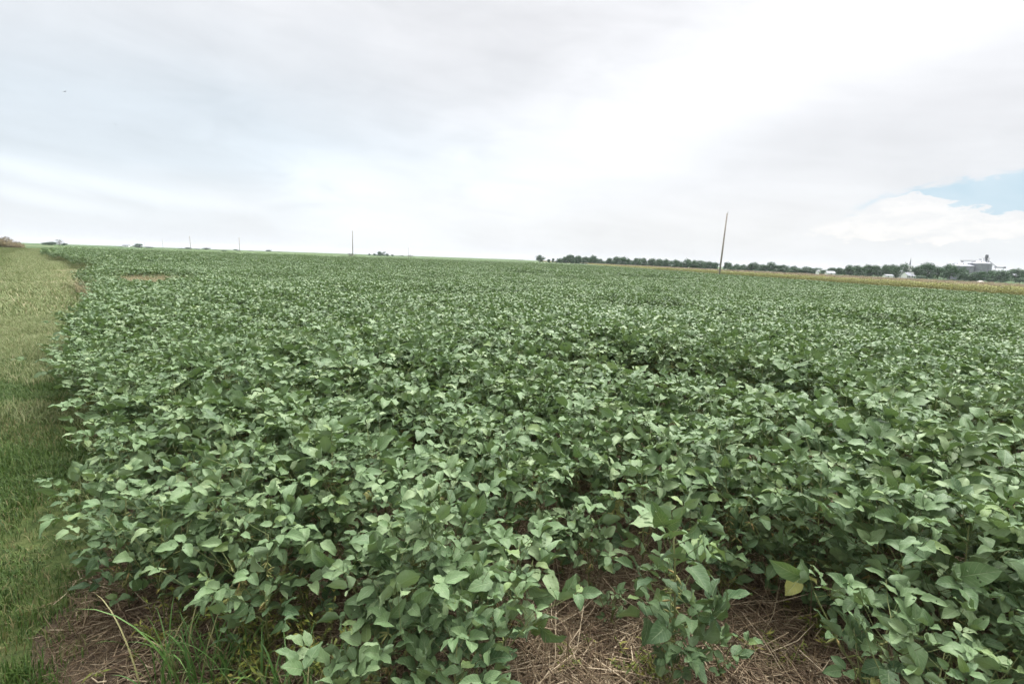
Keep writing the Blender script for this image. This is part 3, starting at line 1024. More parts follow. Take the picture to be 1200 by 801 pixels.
def trunk_mesh(seed):
    rg = random.Random(seed); mb = MB()
    mb.tube([(0, 0, -0.02), (0.01, 0, .15), (.0, .01, .45)], (.035, .026, .016), 6)
    for k in range(6):
        a = rg.uniform(0, 2 * PI); z = rg.uniform(.18, .4); p = np.array((0, 0, z)); q = p + unit(a, rg.uniform(.5, 1.1)) * rg.uniform(.2, .34)
        mb.tube([p, (p + q) / 2 + np.array((0, 0, .02)), q], (.014, .009, .004), 4)
    return mb.mesh('trunk', M_BARK)

CROWNS = [crown_mesh(1000 + k, M_CROWN) for k in range(12)]
CROWNS_GREY = [crown_mesh(1050 + k, M_CROWN_GREY, n=420) for k in range(2)]
TRUNKS = [trunk_mesh(1100 + k) for k in range(4)]
ORD = 'first second third fourth fifth sixth seventh eighth ninth tenth eleventh twelfth thirteenth fourteenth fifteenth sixteenth seventeenth eighteenth nineteenth twentieth'.split()
ORD += ['twenty-' + w for w in ORD[:9]] + ['thirtieth'] + ['thirty-' + w for w in ORD[:9]] + ['fortieth'] + ['forty-' + w for w in ORD[:9]] + ['fiftieth'] + ['fifty-' + w for w in ORD[:9]] + ['sixtieth']

def place_px(px, D):
    return (px - 600) / F * D, D

def tree(px, top, w, D, label, group, name='tree', grey=False, i=0):
    x, y = place_px(px, D)
    # ground position that projects to this column, then the height that reaches the treetop
    for _ in range(6):
        p = proj(x, y, tz(x, y)); x += (px - p[0]) / F * p[2]; y += (D - p[2])
    gz = tz(x, y)
    p = proj(x, y, gz)
    h = (p[1] - top) / F * p[2]
    wd = w / F * D
    root = empty(name, (x, y, gz), rnd.uniform(0, 2 * PI))
    tag(root, label, 'tree' if name != 'bush' else 'bush', group)
    c = part('crown', (CROWNS_GREY[i % 2] if grey else CROWNS[i % 12]), root)
    k = part('trunk', TRUNKS[i % 4], root)
    cw, ch = wd * (1.15 if 'row' in group else 1.1), h / 0.96
    c.scale = (cw, cw, ch); k.scale = (cw * .8, cw * .8, ch)
    return root

TREES_R = [(655, 302.5, 5), (662, 300.5, 9), (668.5, 298, 11), (678, 299.5, 11), (686, 300.5, 10), (694.5, 299, 12), (704, 303, 9), (713.5, 302, 9),
           (722, 300.5, 11), (730, 300.5, 10), (736, 303, 8), (745, 302, 12), (754, 302, 10), (764, 302.5, 11), (772, 303, 10), (780, 303.5, 11), (791, 304, 12), (803, 303, 13),
           (812, 304.5, 11), (821, 305, 12), (831, 306, 12), (838, 307, 8), (852, 307, 11), (864, 309, 13), (876, 309.5, 11), (883, 307, 12), (893, 309.5, 12), (902, 307, 15),
           (917, 310, 14), (929, 311.5, 14), (942, 312, 16), (955, 313.5, 12), (965, 316, 8), (974, 313, 10), (983, 313.5, 12), (995, 310, 15), (1007, 310.8, 13), (1016, 309.6, 12), (1025, 310.4, 13),
           (1036, 310, 13), (1044, 309.7, 10), (1050, 311, 12), (1058, 308.2, 13), (1074, 311.5, 12), (1086, 307.6, 18), (1099, 312, 14), (1112, 309.3, 18), (1127, 312.5, 14),
           (1137, 318.5, 15), (1149, 317.5, 14), (1161, 316, 13), (1173, 316.4, 18), (1190, 314.6, 22), (1208, 316, 18), (1226, 313, 20)]
for i, (px, top, w) in enumerate(TREES_R):
    D = 560 - 0.30 * (px - 655) + rnd.uniform(-14, 14)
    if px in (1127, 1137, 1149, 1161, 1112, 1173): D -= 30
    if px in (1050,): D -= 25
    lab = 'dark leafy tree in the tree row beyond the corn, %s from the row\'s left end' % ORD[i]
    if px == 1050: lab = 'brighter green tree standing forward just left of the white farmhouse'
    if px == 1127: lab = 'leafy tree in front of the left grain bin'
    if px == 1137: lab = 'low round tree in front of the gap between the two grain bins'
    if px == 1086: lab = 'tall broad tree between the white farmhouse and the grain bins'
    if px == 1190: lab = 'broad rounded tree right of the grain conveyor'
    tree(px, top, w, D, lab, 'trees of the row beyond the corn', i=i)
n_back = 0
for i in range(len(TREES_R) - 1):
    a, c = TREES_R[i], TREES_R[i + 1]
    if c[0] - a[0] > 13.5 and c[0] < 860: continue
    px = (a[0] + c[0]) / 2 + rnd.uniform(-1.5, 1.5)
    if 1118 < px < 1166 or 838 < px < 850: continue
    top = (a[1] + c[1]) / 2 + rnd.uniform(0.6, 3.6)
    tree(px, top, rnd.uniform(9, 15), 610 - 0.30 * (px - 655), 'tree behind the tree row, seen between its crowns, %s from the left' % ORD[n_back], 'trees of the back rank of the row', i=i + 5)
    n_back += 1
n_bush = 0
for i in range(34):
    px = 668 + i * 16.4 + rnd.uniform(-4, 4)
    if 839 < px < 850 or 1028 < px < 1046 or 1052 < px < 1078: continue
    x, y = place_px(px, 360)
    g = proj(x, y, tz(x, y))[1]
    D = 520 - 0.30 * (px - 655)
    tree(px, g - rnd.uniform(2.0, 6.0) * (0.6 + 0.6 * smooth(700, 1200, px)), rnd.uniform(8, 15), D, 'low bush at the foot of the tree row, %s from the left' % ORD[n_bush], 'bushes along the foot of the tree row', 'bush', False, i + 2)
    n_bush += 1
TREES_L = [
    (53, 284.0, 9, 480, 'low dark tree at the left of the far clump beside the dry corn', False),
    (61, 283.2, 12, 480, 'round dark tree in the middle of the far left clump', False),
    (70, 280.0, 10, 490, 'tallest greyish tree of the far left clump', True),
    (75.5, 284.5, 6, 480, 'small tree at the right end of the far left clump', False),
    (142, 288.4, 8, 900, 'faint low tree left of the far pale shed', False),
    (163, 285.4, 11, 640, 'solitary rounded dark tree on the left skyline among the poles', False),
    (175, 289.0, 10, 640, 'low wide bush just right of the solitary rounded skyline tree', False),
    (203, 291.0, 8, 800, 'low bush left of the tallest leaning skyline pole', False),
    (212, 290.4, 8, 800, 'small skyline tree right beside a leaning pole', False),
    (220, 289.8, 9, 800, 'rounded skyline tree behind the tallest leaning pole', False),
    (232, 291.2, 9, 800, 'low skyline bush between two rounded trees', False),
    (242, 290.2, 9, 800, 'rounded skyline tree at the right of the pole group', False),
    (252, 292.3, 8, 800, 'faint low bush at the right end of the skyline trees', False),
    (262.5, 293.0, 8, 420, 'dark flat bush in front of the skyline left of a lone pole', False),
    (277, 291.8, 6, 800, 'small bush at the foot of the lone upright pole', False),
    (293.5, 293.6, 5, 900, 'tiny bush right of the lone upright pole', False),
    (315, 292.6, 7, 900, 'tiny rounded tree alone on the skyline far from any pole', False),
    (327, 295.0, 4, 900, 'barely visible bush right of the tiny lone skyline tree', False),
    (411.5, 296.2, 13, 215, 'low rounded greyish bush at the foot of the upright skyline pole', True),
    (433, 297.0, 3, 620, 'thin tree at the left end of the farmstead trees right of the tall pole', False),
    (439, 296.6, 4, 620, 'narrow dark tree second in the small farmstead clump', False),
    (446.5, 294.6, 11, 620, 'largest rounded tree of the small farmstead clump', False),
    (453.5, 297.0, 5, 620, 'narrow tree right of the largest farmstead tree', False),
    (460, 298.0, 4, 620, 'dark little bush alone right of the farmstead clump', False),
    (471, 298.5, 8, 640, 'pale twiggy tree left of the far thin pole', True),
    (481, 298.5, 8, 640, 'pale twiggy tree right of the far thin pole', True),
    (610, 304.4, 8, 900, 'faint low bush on the skyline left of the round tree', False),
    (633, 298.6, 11, 560, 'lone round tree at the left end of the corn band', False),
    (643, 303.6, 5, 560, 'little bush right of the lone round tree', False),
    (648, 302.6, 4, 560, 'small pointed bush left of the long tree row', False),
]
for i, (px, top, w, D, lab, grey) in enumerate(TREES_L):
    nm = 'bush' if 'bush' in lab else 'tree'
    tree(px, top, w, D, lab, 'trees and bushes on the left skyline', nm, grey, i + 3)

# ------------------------------------------------------------------ utility poles
def pole(px, base_y, top_y, D, label, lean=(0, 0), r=0.15):
    x, y = place_px(px, D)
    for _ in range(6):
        p = proj(x, y, tz(x, y)); x += (px - p[0]) / F * p[2]; y += (D - p[2])
    gz = tz(x, y); p = proj(x, y, gz)
    h = (p[1] - top_y) / F * p[2]
    root = empty('utility_pole', (x, y, gz)); tag(root, label, 'utility pole', 'utility poles along the fields')
    root.rotation_euler = (lean[0], lean[1], 0)
    s, ins, wire = MB(), MB(), MB()
    s.tube([(0, 0, -0.3), (0, 0, h * .5), (0, 0, h)], (r, r * .86, r * .68), 10)
    s.build('shaft', M_POLE, root)
    z = h
    ins.tube([(0.09, 0, z - .30), (0.09, 0, z + .18)], (.025, .02), 6)
    ins.tube([(0.09, 0, z + .10), (.09, 0, z + .16), (.09, 0, z + .20), (.09, 0, z + .30)], (.06, .085, .05, .03), 8)
    ins.build('insulator', M_PORC, root)
    wire.tube([(-.0, -r * 1.02, 0.0), (0, -r * .90, h * .5), (0, -r * .74, h * .96)], .012, 4)
    wire.build('ground_wire', M_STEEL, root)

pole(842, 331, 252, 74, 'nearest tall weathered wooden pole, leaning right out of the beans', (0, R(1.8)), 0.135)
pole(413.5, 299, 271, 200, 'upright wooden pole on the skyline above a low greyish bush', (0, 0), 0.19)
pole(281, 296, 278.3, 330, 'lone upright pole on the skyline right of the pole group', (0, 0), 0.20)
pole(224, 294, 277, 340, 'tallest leaning pole of the skyline pole group', (0, R(-3)), 0.20)
pole(191.5, 292, 280, 480, 'leaning pole just left of the tallest skyline pole', (0, R(-4)), 0.2)
pole(170, 291, 284, 700, 'short far pole right of the solitary rounded skyline tree', (0, 0), 0.2)
pole(155, 290.5, 285, 850, 'faint far pole left of the solitary rounded skyline tree', (0, 0), 0.2)
pole(144.5, 290, 284, 900, 'faint far pole above the pale far shed', (0, 0), 0.2)
pole(135.3, 290, 284.5, 950, 'second faintest far pole on the left skyline', (0, 0), 0.2)
pole(125.7, 289, 284.5, 1000, 'leftmost faint pole on the left skyline', (0, 0), 0.2)
pole(478.6, 303, 290, 460, 'thin far pole between two pale twiggy trees', (0, R(-1)), 0.2)

# ------------------------------------------------------------------ buildings
def root_at(name, px, D, label, cat, rz=0.0, group=None):
    x, y = place_px(px, D)
    for _ in range(6):
        p = proj(x, y, tz(x, y)); x += (px - p[0]) / F * p[2]; y += (D - p[2])
    o = empty(name, (x, y, tz(x, y)), rz); tag(o, label, cat, group)
    return o

def gable(mb, w, d, h, rise, over=0.4, th=0.18):
    """roof along x: two slabs"""
    for sgn in (-1, 1):
        y0, y1 = sgn * (d / 2 + over), 0.0
        z0, z1 = h - rise * over / (d / 2), h + rise
        v = [(-w / 2 - over, y0, z0), (w / 2 + over, y0, z0), (w / 2 + over, y1, z1), (-w / 2 - over, y1, z1)]
        v += [(a, b, c + th) for a, b, c in v]
        mb.add(v, [(0, 1, 2, 3), (4, 7, 6, 5), (0, 4, 5, 1), (1, 5, 6, 2), (2, 6, 7, 3), (3, 7, 4, 0)])

def house_body(mb, w, d, h, rise):
    v = [(-w / 2, -d / 2, 0), (w / 2, -d / 2, 0), (w / 2, d / 2, 0), (-w / 2, d / 2, 0), (-w / 2, -d / 2, h), (w / 2, -d / 2, h), (w / 2, d / 2, h), (-w / 2, d / 2, h), (-w / 2, 0, h + rise), (w / 2, 0, h + rise)]
    mb.add(v, [(0, 1, 5, 4), (2, 3, 7, 6), (1, 2, 6, 9, 5), (3, 0, 4, 8, 7)])

def building(name, px, D, w, d, h, rise, label, cat, wins=(), rz=0.0, wall=M_WHITE, roof=M_ROOF, door=None, chimney=False, raise_z=0.0):
    o = root_at(name, px, D, label, cat, rz)
    b = MB(); house_body(b, w, d, h, rise); b.build('wall', wall, o, False)
    b = MB(); gable(b, w, d, h + 0.02, rise); rf = b.build('roof', roof, o, False)
    if chimney:
        b = MB(); b.box((w * .2, -.35, h + rise - .6), (w * .2 + .7, .35, h + rise + 1.0)); b.build('chimney', M_STONE, rf, False)
    for wx, wz, ww, wh in wins:
        b = MB(); y = -d / 2
        b.box((wx - ww / 2 - .1, y - .07, wz - .1), (wx + ww / 2 + .1, y - .003, wz + wh + .1)); f = b.build('window', M_WHITE, o, False)
        b = MB(); b.box((wx - ww / 2, y - .09, wz), (wx + ww / 2, y - .072, wz + wh)); b.build('pane', M_DARKGLASS, f, False)
    if door:
        b = MB(); b.box((door - .5, -d / 2 - .06, 0.25), (door + .5, -d / 2 - .003, 2.3)); b.build('door', M_DOOR, o, False)
    return o

h = building('farmhouse', 1063, 372, 8.6, 7.0, 4.0, 2.1, 'white farmhouse with pale roof and porch among the trees behind the corn', 'house',
             [(-3.2, 1.6, 1.0, 1.5), (-1.3, 1.6, 1.0, 1.5), (2.6, 1.6, 1.0, 1.5), (3.6, 1.6, .7, 1.5)], R(8), door=0.9, chimney=True)
b = MB(); v = [(-4.6, -6.0, 3.1), (4.6, -6.0, 3.1), (4.6, -3.45, 3.9), (-4.6, -3.45, 3.9)]
b.add(v + [(a, c, z + .15) for a, c, z in v], [(3, 2, 1, 0), (4, 5, 6, 7), (0, 1, 5, 4), (1, 2, 6, 5), (2, 3, 7, 6), (3, 0, 4, 7)]); b.build('porch_roof', M_ROOF, h, False)
for cx in (-4.3, -1.5, 1.5, 4.3):
    b = MB(); b.box((cx - .1, -5.9, 0), (cx + .1, -5.7, 3.1)); b.build('porch_post', M_WHITE, h, False)
b = MB(); Mw = Matrix.Translation((3.2, 0.5, 0)) @ Matrix.Rotation(PI / 2, 4, 'Z'); bb = MB(); house_body(bb, 6, 3.4, 5.4, 1.5)
b.add([tuple(Mw @ Vector(p)) for p in np.concatenate(bb.v)], bb.f); b.build('wing', M_WHITE, h, False)
building('shed', 972, 400, 5.6, 5.0, 2.3, 1.3, 'small white gabled shed behind the corn left of the taller trees', 'shed', [(0, 1.5, .8, .9)], R(-6))
building('shed', 1040, 385, 5.6, 4.0, 2.0, 0.8, 'low long white roofed shed left of the white farmhouse', 'shed', [(-1.2, .9, .7, .7)], R(4))
building('shed', 1053.8, 432, 2.2, 4, 5.2, 1.4, 'narrow white building glimpsed between trees behind the farmhouse', 'shed', [(0, 2.5, .7, 1.2)], R(0))
building('shed', 148, 880, 9.0, 6, 2.6, 1.6, 'far pale shed on the left skyline', 'shed', [(0, 1.0, 1, 1)], R(10))
building('shed', 957.5, 420, 1.3, 3, 3.4, .5, 'narrow pale shed at a gap in the tree row', 'shed', [(0, 2.4, .6, 1)], R(0))

h.scale = (0.66, 0.66, 0.80)
# the church behind the farmhouse
ch = root_at('church', 1064, 470, 'white church with a thin pointed spire rising behind the farmhouse trees', 'church')
b = MB(); Mw = Matrix.Translation((0, 9, 0)) @ Matrix.Rotation(PI / 2, 4, 'Z'); bb = MB(); house_body(bb, 14, 7, 5.5, 3); b.add([tuple(Mw @ Vector(p)) for p in np.concatenate(bb.v)], bb.f); b.build('wall', M_WHITE, ch, False)
b = MB(); bb = MB(); gable(bb, 14, 7, 5.52, 3); b.add([tuple(Mw @ Vector(p)) for p in np.concatenate(bb.v)], bb.f); b.build('roof', M_ROOF, ch, False)
b = MB(); b.box((-1.25, -1.25, 0), (1.25, 1.25, 11.4)); tw = b.build('tower', M_WHITE, ch, False)
b = MB(); b.box((-.5, -1.31, 8.4), (.5, -1.253, 10.2)); b.build('louvre_opening', M_DARKGLASS, tw, False)
b = MB(); b.tube([(0, 0, 11.4), (0, 0, 11.9), (0, 0, 18.2)], (1.4, 0.75, .05), 8); b.build('spire', M_GALV, ch, False)

# grain bins
def grain_bin(px, D, rad, wall_h, roof_h, label, pz=0.0):
    o = root_at('grain_bin', px, D, label, 'grain bin', 0, 'grain bins of the elevator')
    n = 40; b = MB(); vs, fs = [], []
    m = int(wall_h / 0.45)
    for i in range(m + 1):
        r = rad * (1 + 0.004 * (i % 2))
        for k in range(n):
            a = 2 * PI * k / n; vs.append((r * math.cos(a), r * math.sin(a), wall_h * i / m))
    for i in range(m):
        for k in range(n): fs.append((i * n + k, i * n + (k + 1) % n, (i + 1) * n + (k + 1) % n, (i + 1) * n + k))
    b.add(vs, fs); b.build('wall', M_GALV, o)
    b = MB(); vs, fs = [], []
    for r, z in ((rad * 1.03, wall_h - .15), (rad * 1.03, wall_h + .02), (1.0, wall_h + roof_h), (1.0, wall_h + roof_h + .7)):
        for k in range(n):
            a = 2 * PI * k / n; vs.append((r * math.cos(a), r * math.sin(a), z))
    for i in range(3):
        for k in range(n): fs.append((i * n + k, i * n + (k + 1) % n, (i + 1) * n + (k + 1) % n, (i + 1) * n + k))
    fs.append(tuple(3 * n + k for k in range(n))); b.add(vs, fs); rf = b.build('roof', M_ROOF, o, False)
    for k in range(8):
        a = 2 * PI * (k + .3) / 8; r = rad * .62; z = wall_h + roof_h * .40
        b = MB(); b.tube([(r * math.cos(a), r * math.sin(a), z), (r * math.cos(a), r * math.sin(a), z + .9)], (.35, .45), 8); b.build('roof_vent', M_GALV, rf)
    b = MB()
    for dx in (-.25, .25): b.tube([(dx, -rad * 1.02 - .1, 0.4), (dx, -rad * 1.02 - .1, wall_h)], .05, 4)
    for i in range(int(wall_h / .5)): b.tube([(-.25, -rad * 1.02 - .1, .5 + .5 * i), (.25, -rad * 1.02 - .1, .5 + .5 * i)], .03, 3)
    b.build('ladder', M_STEEL, o)
    return o
DB = 470
def bz(py, px=1150):                                       # height above the elevator ground for a picture row
    x, y = place_px(px, DB); g = tz(x, y); p = proj(x, y, g)
    return (p[1] - py) / F * p[2]
grain_bin(1124, DB, 9.0, bz(312.0, 1126), 3.6, 'left grey grain bin with pale conical roof half hidden by trees')
grain_bin(1144.5, DB, 8.8, bz(309.3, 1148), 3.4, 'right grey grain bin with pale conical roof beside the elevator tower')
lt = root_at('elevator_tower', 1151.5, DB + 4, 'dark bucket elevator tower with head box above the right grain bin', 'elevator tower')
H = bz(303, 1156); b = MB(); q = 1.3
for sx in (-1, 1):
    for sy in (-1, 1): b.tube([(sx * q, sy * q, 0), (sx * q, sy * q, H)], .14, 5)
for i in range(9):
    z0, z1 = H * i / 9, H * (i + 1) / 9
    for a, c in (((-q, -q), (q, -q)), ((q, -q), (q, q)), ((q, q), (-q, q)), ((-q, q), (-q, -q))):
        b.tube([(*a, z0), (*c, z1)], .08, 4); b.tube([(*a, z1), (*c, z1)], .08, 4)
b.build('frame', M_STEEL, lt)
b = MB(); b.box((-.55, -.4, 0), (-.05, .4, H)); b.box((.1, -.4, 0), (.6, .4, H)); b.build('leg_casing', M_GALV, lt, False)
b = MB(); b.box((-1.9, -1.9, H + .01), (1.9, 1.9, H + .2)); b.build('platform', M_STEEL, lt, False)
b = MB(); b.box((-.9, -.8, H + .2), (.9, .8, H + 2.6)); b.tube([(-.8, 0, H + 2.6), (.8, 0, H + 2.6)], .8, 12); b.build('head_box', M_STEEL, lt, False)
hb = bz(313.6, 1168)
b = MB(); b.tube([(.9, 0, H - 1.2), (9.8, -1, hb + .3)], .26, 8); b.build('spout', M_GALV, lt)
b = MB(); b.tube([(-.9, 0, H - .6), (-6.6, -4, bz(306.2, 1148) + .4)], .3, 8); b.build('spout', M_GALV, lt)
cv = root_at('conveyor', 1168.5, DB - 2, 'long horizontal grain conveyor on legs right of the elevator tower', 'conveyor')
b = MB(); b.box((-4.8, -.4, hb - .5), (5.0, .4, hb + .3)); b.build('trough', M_GALV, cv, False)
b = MB(); b.box((3.8, -.55, hb - .7), (5.3, .55, hb + .7)); b.build('motor_box', M_STEEL, cv, False)
for cx in (-3.6, 3.6):
    b = MB(); b.tube([(cx, 0, 0), (cx, 0, hb - .5)], .16, 6); b.build('leg', M_STEEL, cv)
cw = root_at('catwalk', 1132.5, DB, 'thin catwalk spanning the roofs of the two grain bins', 'catwalk')
zc = bz(306.6, 1137)
b = MB(); b.box((-8.2, -.5, zc), (7.6, .5, zc + .35)); b.build('deck', M_GALV, cw, False)
for sy in (-.5, .5):
    b = MB(); b.tube([(-8.2, sy, zc + 1.25), (7.6, sy, zc + 1.25)], .05, 4)
    for i in range(9): b.tube([(-8.2 + 15.8 * i / 8, sy, zc + .35), (-8.2 + 15.8 * i / 8, sy, zc + 1.25)], .04, 4)
    b.build('railing', M_STEEL, cw)
# a pale heap under a tarpaulin behind the corn
hp = root_at('tarpaulin_heap', 1149, 330, 'low pale tarpaulin covered heap behind the corn below the grain bins', 'heap')
b = MB(); vs, fs = [], []; nr, na = 8, 24
for i in range(nr + 1):
    f = i / nr
    for k in range(na):
        a = 2 * PI * k / na; r = f * (1 + .05 * math.sin(3 * a)); vs.append((3.9 * r * math.cos(a), 2.6 * r * math.sin(a), 1.7 * (1 - f ** 1.7) + .04 * math.sin(5 * a) * f))
for i in range(nr):
    for k in range(na): fs.append((i * na + k, (i + 1) * na + k, (i + 1) * na + (k + 1) % na, i * na + (k + 1) % na))
b.add(vs, fs); b.build('tarpaulin', M_PALEHEAP, hp); hp.scale = (0.75, 0.75, 0.8)
b = MB(); b.tube([(4.05 * math.cos(2 * PI * k / 24), 2.75 * math.sin(2 * PI * k / 24), .12) for k in range(25)], .14, 6); b.build('weight_ring', M_STEEL, hp)
# two birds
for px, py, D, lab in ((76, 107.5, 70, 'dark bird gliding high on the left, the upper of the two'), (135, 146, 80, 'dark bird gliding on the left, the lower and fainter of the two')):
    d = ray(px, py); p = Vector((0, 0, EYE)) + d * D
    b = MB(); b.tube([(-.14, 0, 0), (-.08, 0, .01), (0, 0, .0), (.1, 0, .01), (.15, 0, .01)], (.005, .03, .042, .025, .004), 8)
    for s_ in (-1, 1):
        b.add([(-.05, 0, .02), (.06, 0, .02), (.045, s_ * .16, .07), (-.04, s_ * .15, .065), (-.03, s_ * .30, .04), (.01, s_ * .29, .045)], [(0, 1, 2, 3), (3, 2, 5, 4)])
    o = b.build('bird', M_BIRD); o.location = p; o.rotation_euler = (0.2, 0.1, rnd.uniform(0, 6)); tag(o, lab, 'bird')

# pale grass strip at the far end of the beans on the left
M_STRIP = tint_material('far_grass_strip', (0.20, 0.20, 0.10), (0.24, 0.23, 0.12), rough=0.9, noise_scale=0.05)
b = MB(); vs, fs = [], []
xs = [-260 + 10 * i for i in range(26)]
for x in xs:
    y0 = 290 + 0.25 * (x + 100)
    for k in range(4): vs.append((x, y0 + 14 * k, tz(x, y0 + 14 * k) + 0.06))
for i in range(len(xs) - 1):
    for k in range(3): fs.append((i * 4 + k, (i + 1) * 4 + k, (i + 1) * 4 + k + 1, i * 4 + k + 1))
b.add(vs, fs); tag(b.build('grass_strip', M_STRIP), 'pale grass strip along the far road on the left', kind='structure')

# ------------------------------------------------------------------ sky
SUN_EL, SUN_AZ = R(56), R(24)          # azimuth measured from +y towards +x
w = bpy.data.worlds.new('World'); SC.world = w; w.use_nodes = True
T = NT(w.node_tree); bg = w.node_tree.nodes['Background']
sky = T.node('ShaderNodeTexSky', sky_type='NISHITA')
sky.sun_disc = False; sky.sun_elevation = SUN_EL; sky.sun_rotation = SUN_AZ
sky.air_density = 1.0; sky.dust_density = 1.5; sky.ozone_density = 1.0
tc = T.node('ShaderNodeTexCoord').outputs['Generated']
nrm = T.node('ShaderNodeVectorMath', operation='NORMALIZE'); T.link(tc, nrm.inputs[0])
sp = T.node('ShaderNodeSeparateXYZ'); T.link(nrm.outputs[0], sp.inputs[0])
az = T.math('ARCTAN2', sp.outputs[0], sp.outputs[1])
el = T.math('ARCSINE', sp.outputs[2])
def azel(px, py):
    d = ray(px, py).normalized(); return math.atan2(d.x, d.y), math.asin(d.z)
# wind-drawn coordinates for the cloud noise
cb = T.node('ShaderNodeCombineXYZ'); T.link(az, cb.inputs[0]); T.link(T.math('MULTIPLY', el, 2.6), cb.inputs[1])
n_big = T.noise(cb.outputs[0], 2.2, 5, 0.52, 0.6)
n_mid = T.noise(cb.outputs[0], 6.5, 6, 0.55, 0.8)
cs_ = T.node('ShaderNodeCombineXYZ'); T.link(az, cs_.inputs[0]); T.link(T.math('MULTIPLY', T.math('ADD', el, T.math('MULTIPLY', az, 0.12)), 9.0), cs_.inputs[1])
n_str = T.noise(cs_.outputs[0], 3.2, 6, 0.55, 0.5)
azw = T.math('ADD', az, T.math('MULTIPLY', T.math('SUBTRACT', n_mid, 0.5), 0.16))
elw = T.math('ADD', el, T.math('MULTIPLY', T.math('SUBTRACT', n_big, 0.5), 0.16))
def blob(px, py, wx, wy, ang=0.0, a=azw, e=elw):
    """soft patch of sky centred where it stands; widths in picture pixels, angle counted up to the right"""
    ca, ce = azel(px, py)
    da, de = T.math('SUBTRACT', a, ca), T.math('SUBTRACT', e, ce)
    c, s = math.cos(R(ang)), math.sin(R(ang))
    u_ = T.math('DIVIDE', T.math('ADD', T.math('MULTIPLY', da, c), T.math('MULTIPLY', de, s)), wx / F)
    v_ = T.math('DIVIDE', T.math('SUBTRACT', T.math('MULTIPLY', de, c), T.math('MULTIPLY', da, s)), wy / F)
    return T.math('POWER', 2.718, T.math('MULTIPLY', T.math('ADD', T.math('MULTIPLY', u_, u_), T.math('MULTIPLY', v_, v_)), -1.0))
def add(*q):
    r = q[0]
    for k in q[1:]: r = T.math('ADD', r, k)
    return r
def mul(a, k): return T.math('MULTIPLY', a, k)
# brightness of the cloud sheet (display-like units), warm grey to white
CL = add(0.900, mul(blob(830, 110, 330, 80, 20), 0.16), mul(blob(600, 190, 200, 50, 10), 0.055), mul(blob(1100, 20, 200, 60, 10), 0.08), mul(blob(400, 215, 90, 30, -15), 0.08),
         mul(blob(110, 200, 140, 9, -9), 0.12), mul(blob(30, 212, 70, 6, -9), 0.09), mul(blob(380, 195, 60, 22, -20), 0.08), mul(blob(620, 60, 90, 120, 50), -0.05), mul(blob(950, 165, 200, 35, 8), -0.045), mul(blob(60, 125, 260, 50, 0), -0.05), mul(blob(480, 120, 140, 60, 30), -0.03), mul(blob(1150, 130, 120, 90, 0), -0.03),
         mul(T.math('SUBTRACT', n_big, 0.5), 0.17), mul(T.math('SUBTRACT', n_mid, 0.5), 0.16), mul(T.math('SUBTRACT', n_str, 0.5), 0.13))
# blue tinge where the sheet is thin
BL = T.math('MINIMUM', add(mul(blob(20, 110, 420, 100, 0), 0.75), mul(blob(150, 150, 380, 40, 0), 0.45), mul(blob(1180, 262, 110, 60, 0), 0.2), T.maprange(el, 0.10, 0.0, 0.0, 0.35)), 1.0)
tone = T.mix(BL, (0.985, 0.985, 1.0), (0.875, 0.955, 1.02))
cloud = T.node('ShaderNodeVectorMath', operation='SCALE'); T.link(tone, cloud.inputs[0]); T.link(CL, cloud.inputs[3])
# the open gap low on the right and the cumulus in it
n_cu = T.noise(cb.outputs[0], 26.0, 6, 0.6, 0.2)
azc = T.math('ADD', az, T.math('MULTIPLY', T.math('SUBTRACT', n_cu, 0.5), 0.05))
elc = T.math('ADD', el, T.math('MULTIPLY', T.math('SUBTRACT', n_cu, 0.5), 0.055))
g_raw = add(blob(1190, 228, 100, 21, 6, azc, elc), mul(blob(1120, 240, 60, 12, 2, azc, elc), 0.7))
gap_ = T.maprange(g_raw, 0.34, 0.68)
cu = T.maprange(add(blob(1065, 256, 40, 15, 0, azc, elc), mul(blob(1065, 240, 24, 11, 0, azc, elc), 0.8), mul(blob(1020, 270, 55, 8, 0, azc, elc), 0.9), mul(blob(1150, 266, 90, 13, 0, azc, elc), 0.9)), 0.40, 0.68)
col = T.mix(T.math('MULTIPLY', gap_, T.math('SUBTRACT', 1.0, cu)), cloud.outputs[0], T.mix(T.maprange(n_mid, .3, .7), (0.56, 0.73, 0.84), (0.66, 0.80, 0.89)))
col = T.mix(T.math('MULTIPLY', cu, 0.7), col, T.mix(T.maprange(n_cu, 0.35, 0.65), (0.90, 0.90, 0.91), (1.04, 1.015, 0.99)))
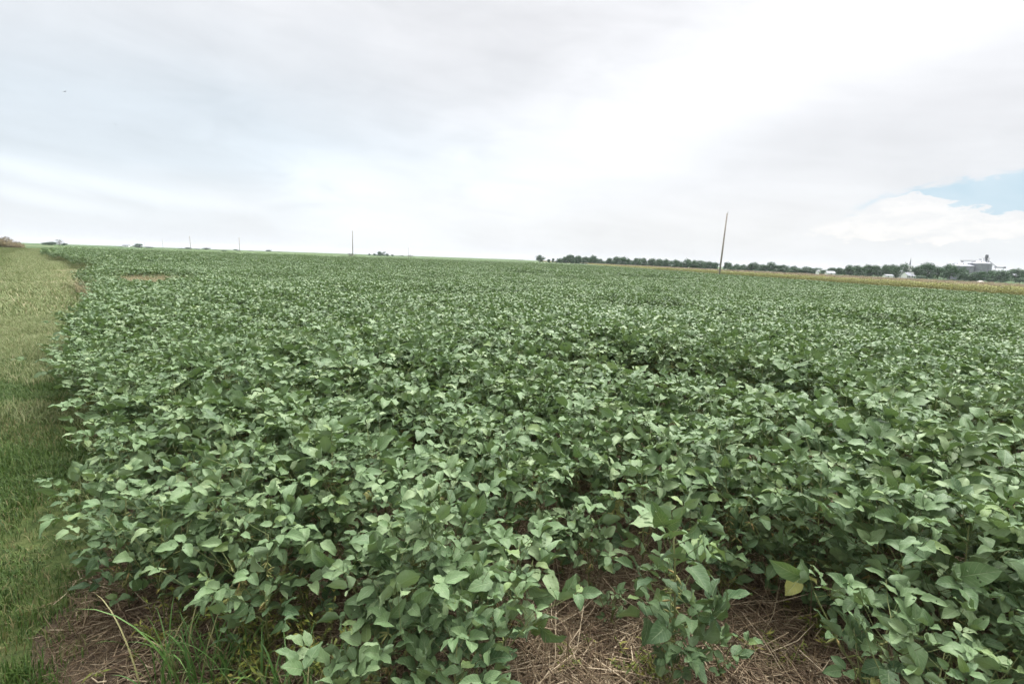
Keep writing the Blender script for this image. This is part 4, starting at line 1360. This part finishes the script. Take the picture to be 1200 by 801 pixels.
# the sheet is far brighter higher up, towards the veiled sun
high = T.maprange(el, 0.40, 0.95)
sund = (math.sin(SUN_AZ) * math.cos(SUN_EL), math.cos(SUN_AZ) * math.cos(SUN_EL), math.sin(SUN_EL))
dt = T.node('ShaderNodeVectorMath', operation='DOT_PRODUCT'); T.link(nrm.outputs[0], dt.inputs[0]); dt.inputs[1].default_value = sund
glow = T.maprange(dt.outputs['Value'], 0.70, 1.0)
gain = add(1.0, mul(high, 1.4), mul(T.math('MULTIPLY', glow, high), 10.5))
sheet = T.node('ShaderNodeVectorMath', operation='SCALE'); T.link(col, sheet.inputs[0])
CLOUD_K = 6.15
T.link(mul(gain, CLOUD_K), sheet.inputs[3])
tot = T.mix(0.93, sky.outputs[0], sheet.outputs[0])
T.link(tot, bg.inputs['Color'])
bg.inputs['Strength'].default_value = 0.10

sl = bpy.data.lights.new('sun', 'SUN'); sl.energy = 1.5; sl.angle = R(10); sl.color = (1.0, 0.96, 0.90)
so = bpy.data.objects.new('sun', sl); COL.objects.link(so)
so.rotation_euler = Vector(sund).to_track_quat('Z', 'Y').to_euler()

# ------------------------------------------------------------------ haze
mh = bpy.data.materials.new('haze'); mh.use_nodes = True
th = NT(mh.node_tree); mh.node_tree.nodes.remove(mh.node_tree.nodes['Principled BSDF'])
pv = th.node('ShaderNodeVolumePrincipled'); pv.inputs['Color'].default_value = (0.90, 0.94, 1.0, 1); pv.inputs['Density'].default_value = 0.00009
th.link(pv.outputs[0], mh.node_tree.nodes['Material Output'].inputs['Volume'])
b = MB(); b.box((-9300, -9300, -6.0), (9300, 9300, 48.0))
hz_ = b.build('haze', mh, None, False); tag(hz_, 'thin pale summer haze over the fields', kind='stuff')

# ------------------------------------------------------------------ render settings
SC.view_settings.view_transform = 'Standard'
SC.view_settings.look = 'None'
SC.view_settings.gamma = 1.0
SC.view_settings.use_curve_mapping = False
SC.view_settings.exposure = 0.72
cy = SC.cycles
cy.max_bounces = 6; cy.diffuse_bounces = 3; cy.glossy_bounces = 2; cy.transmission_bounces = 3; cy.transparent_max_bounces = 10; cy.volume_bounces = 0
cy.sample_clamp_indirect = 6.0
cy.use_denoising = True
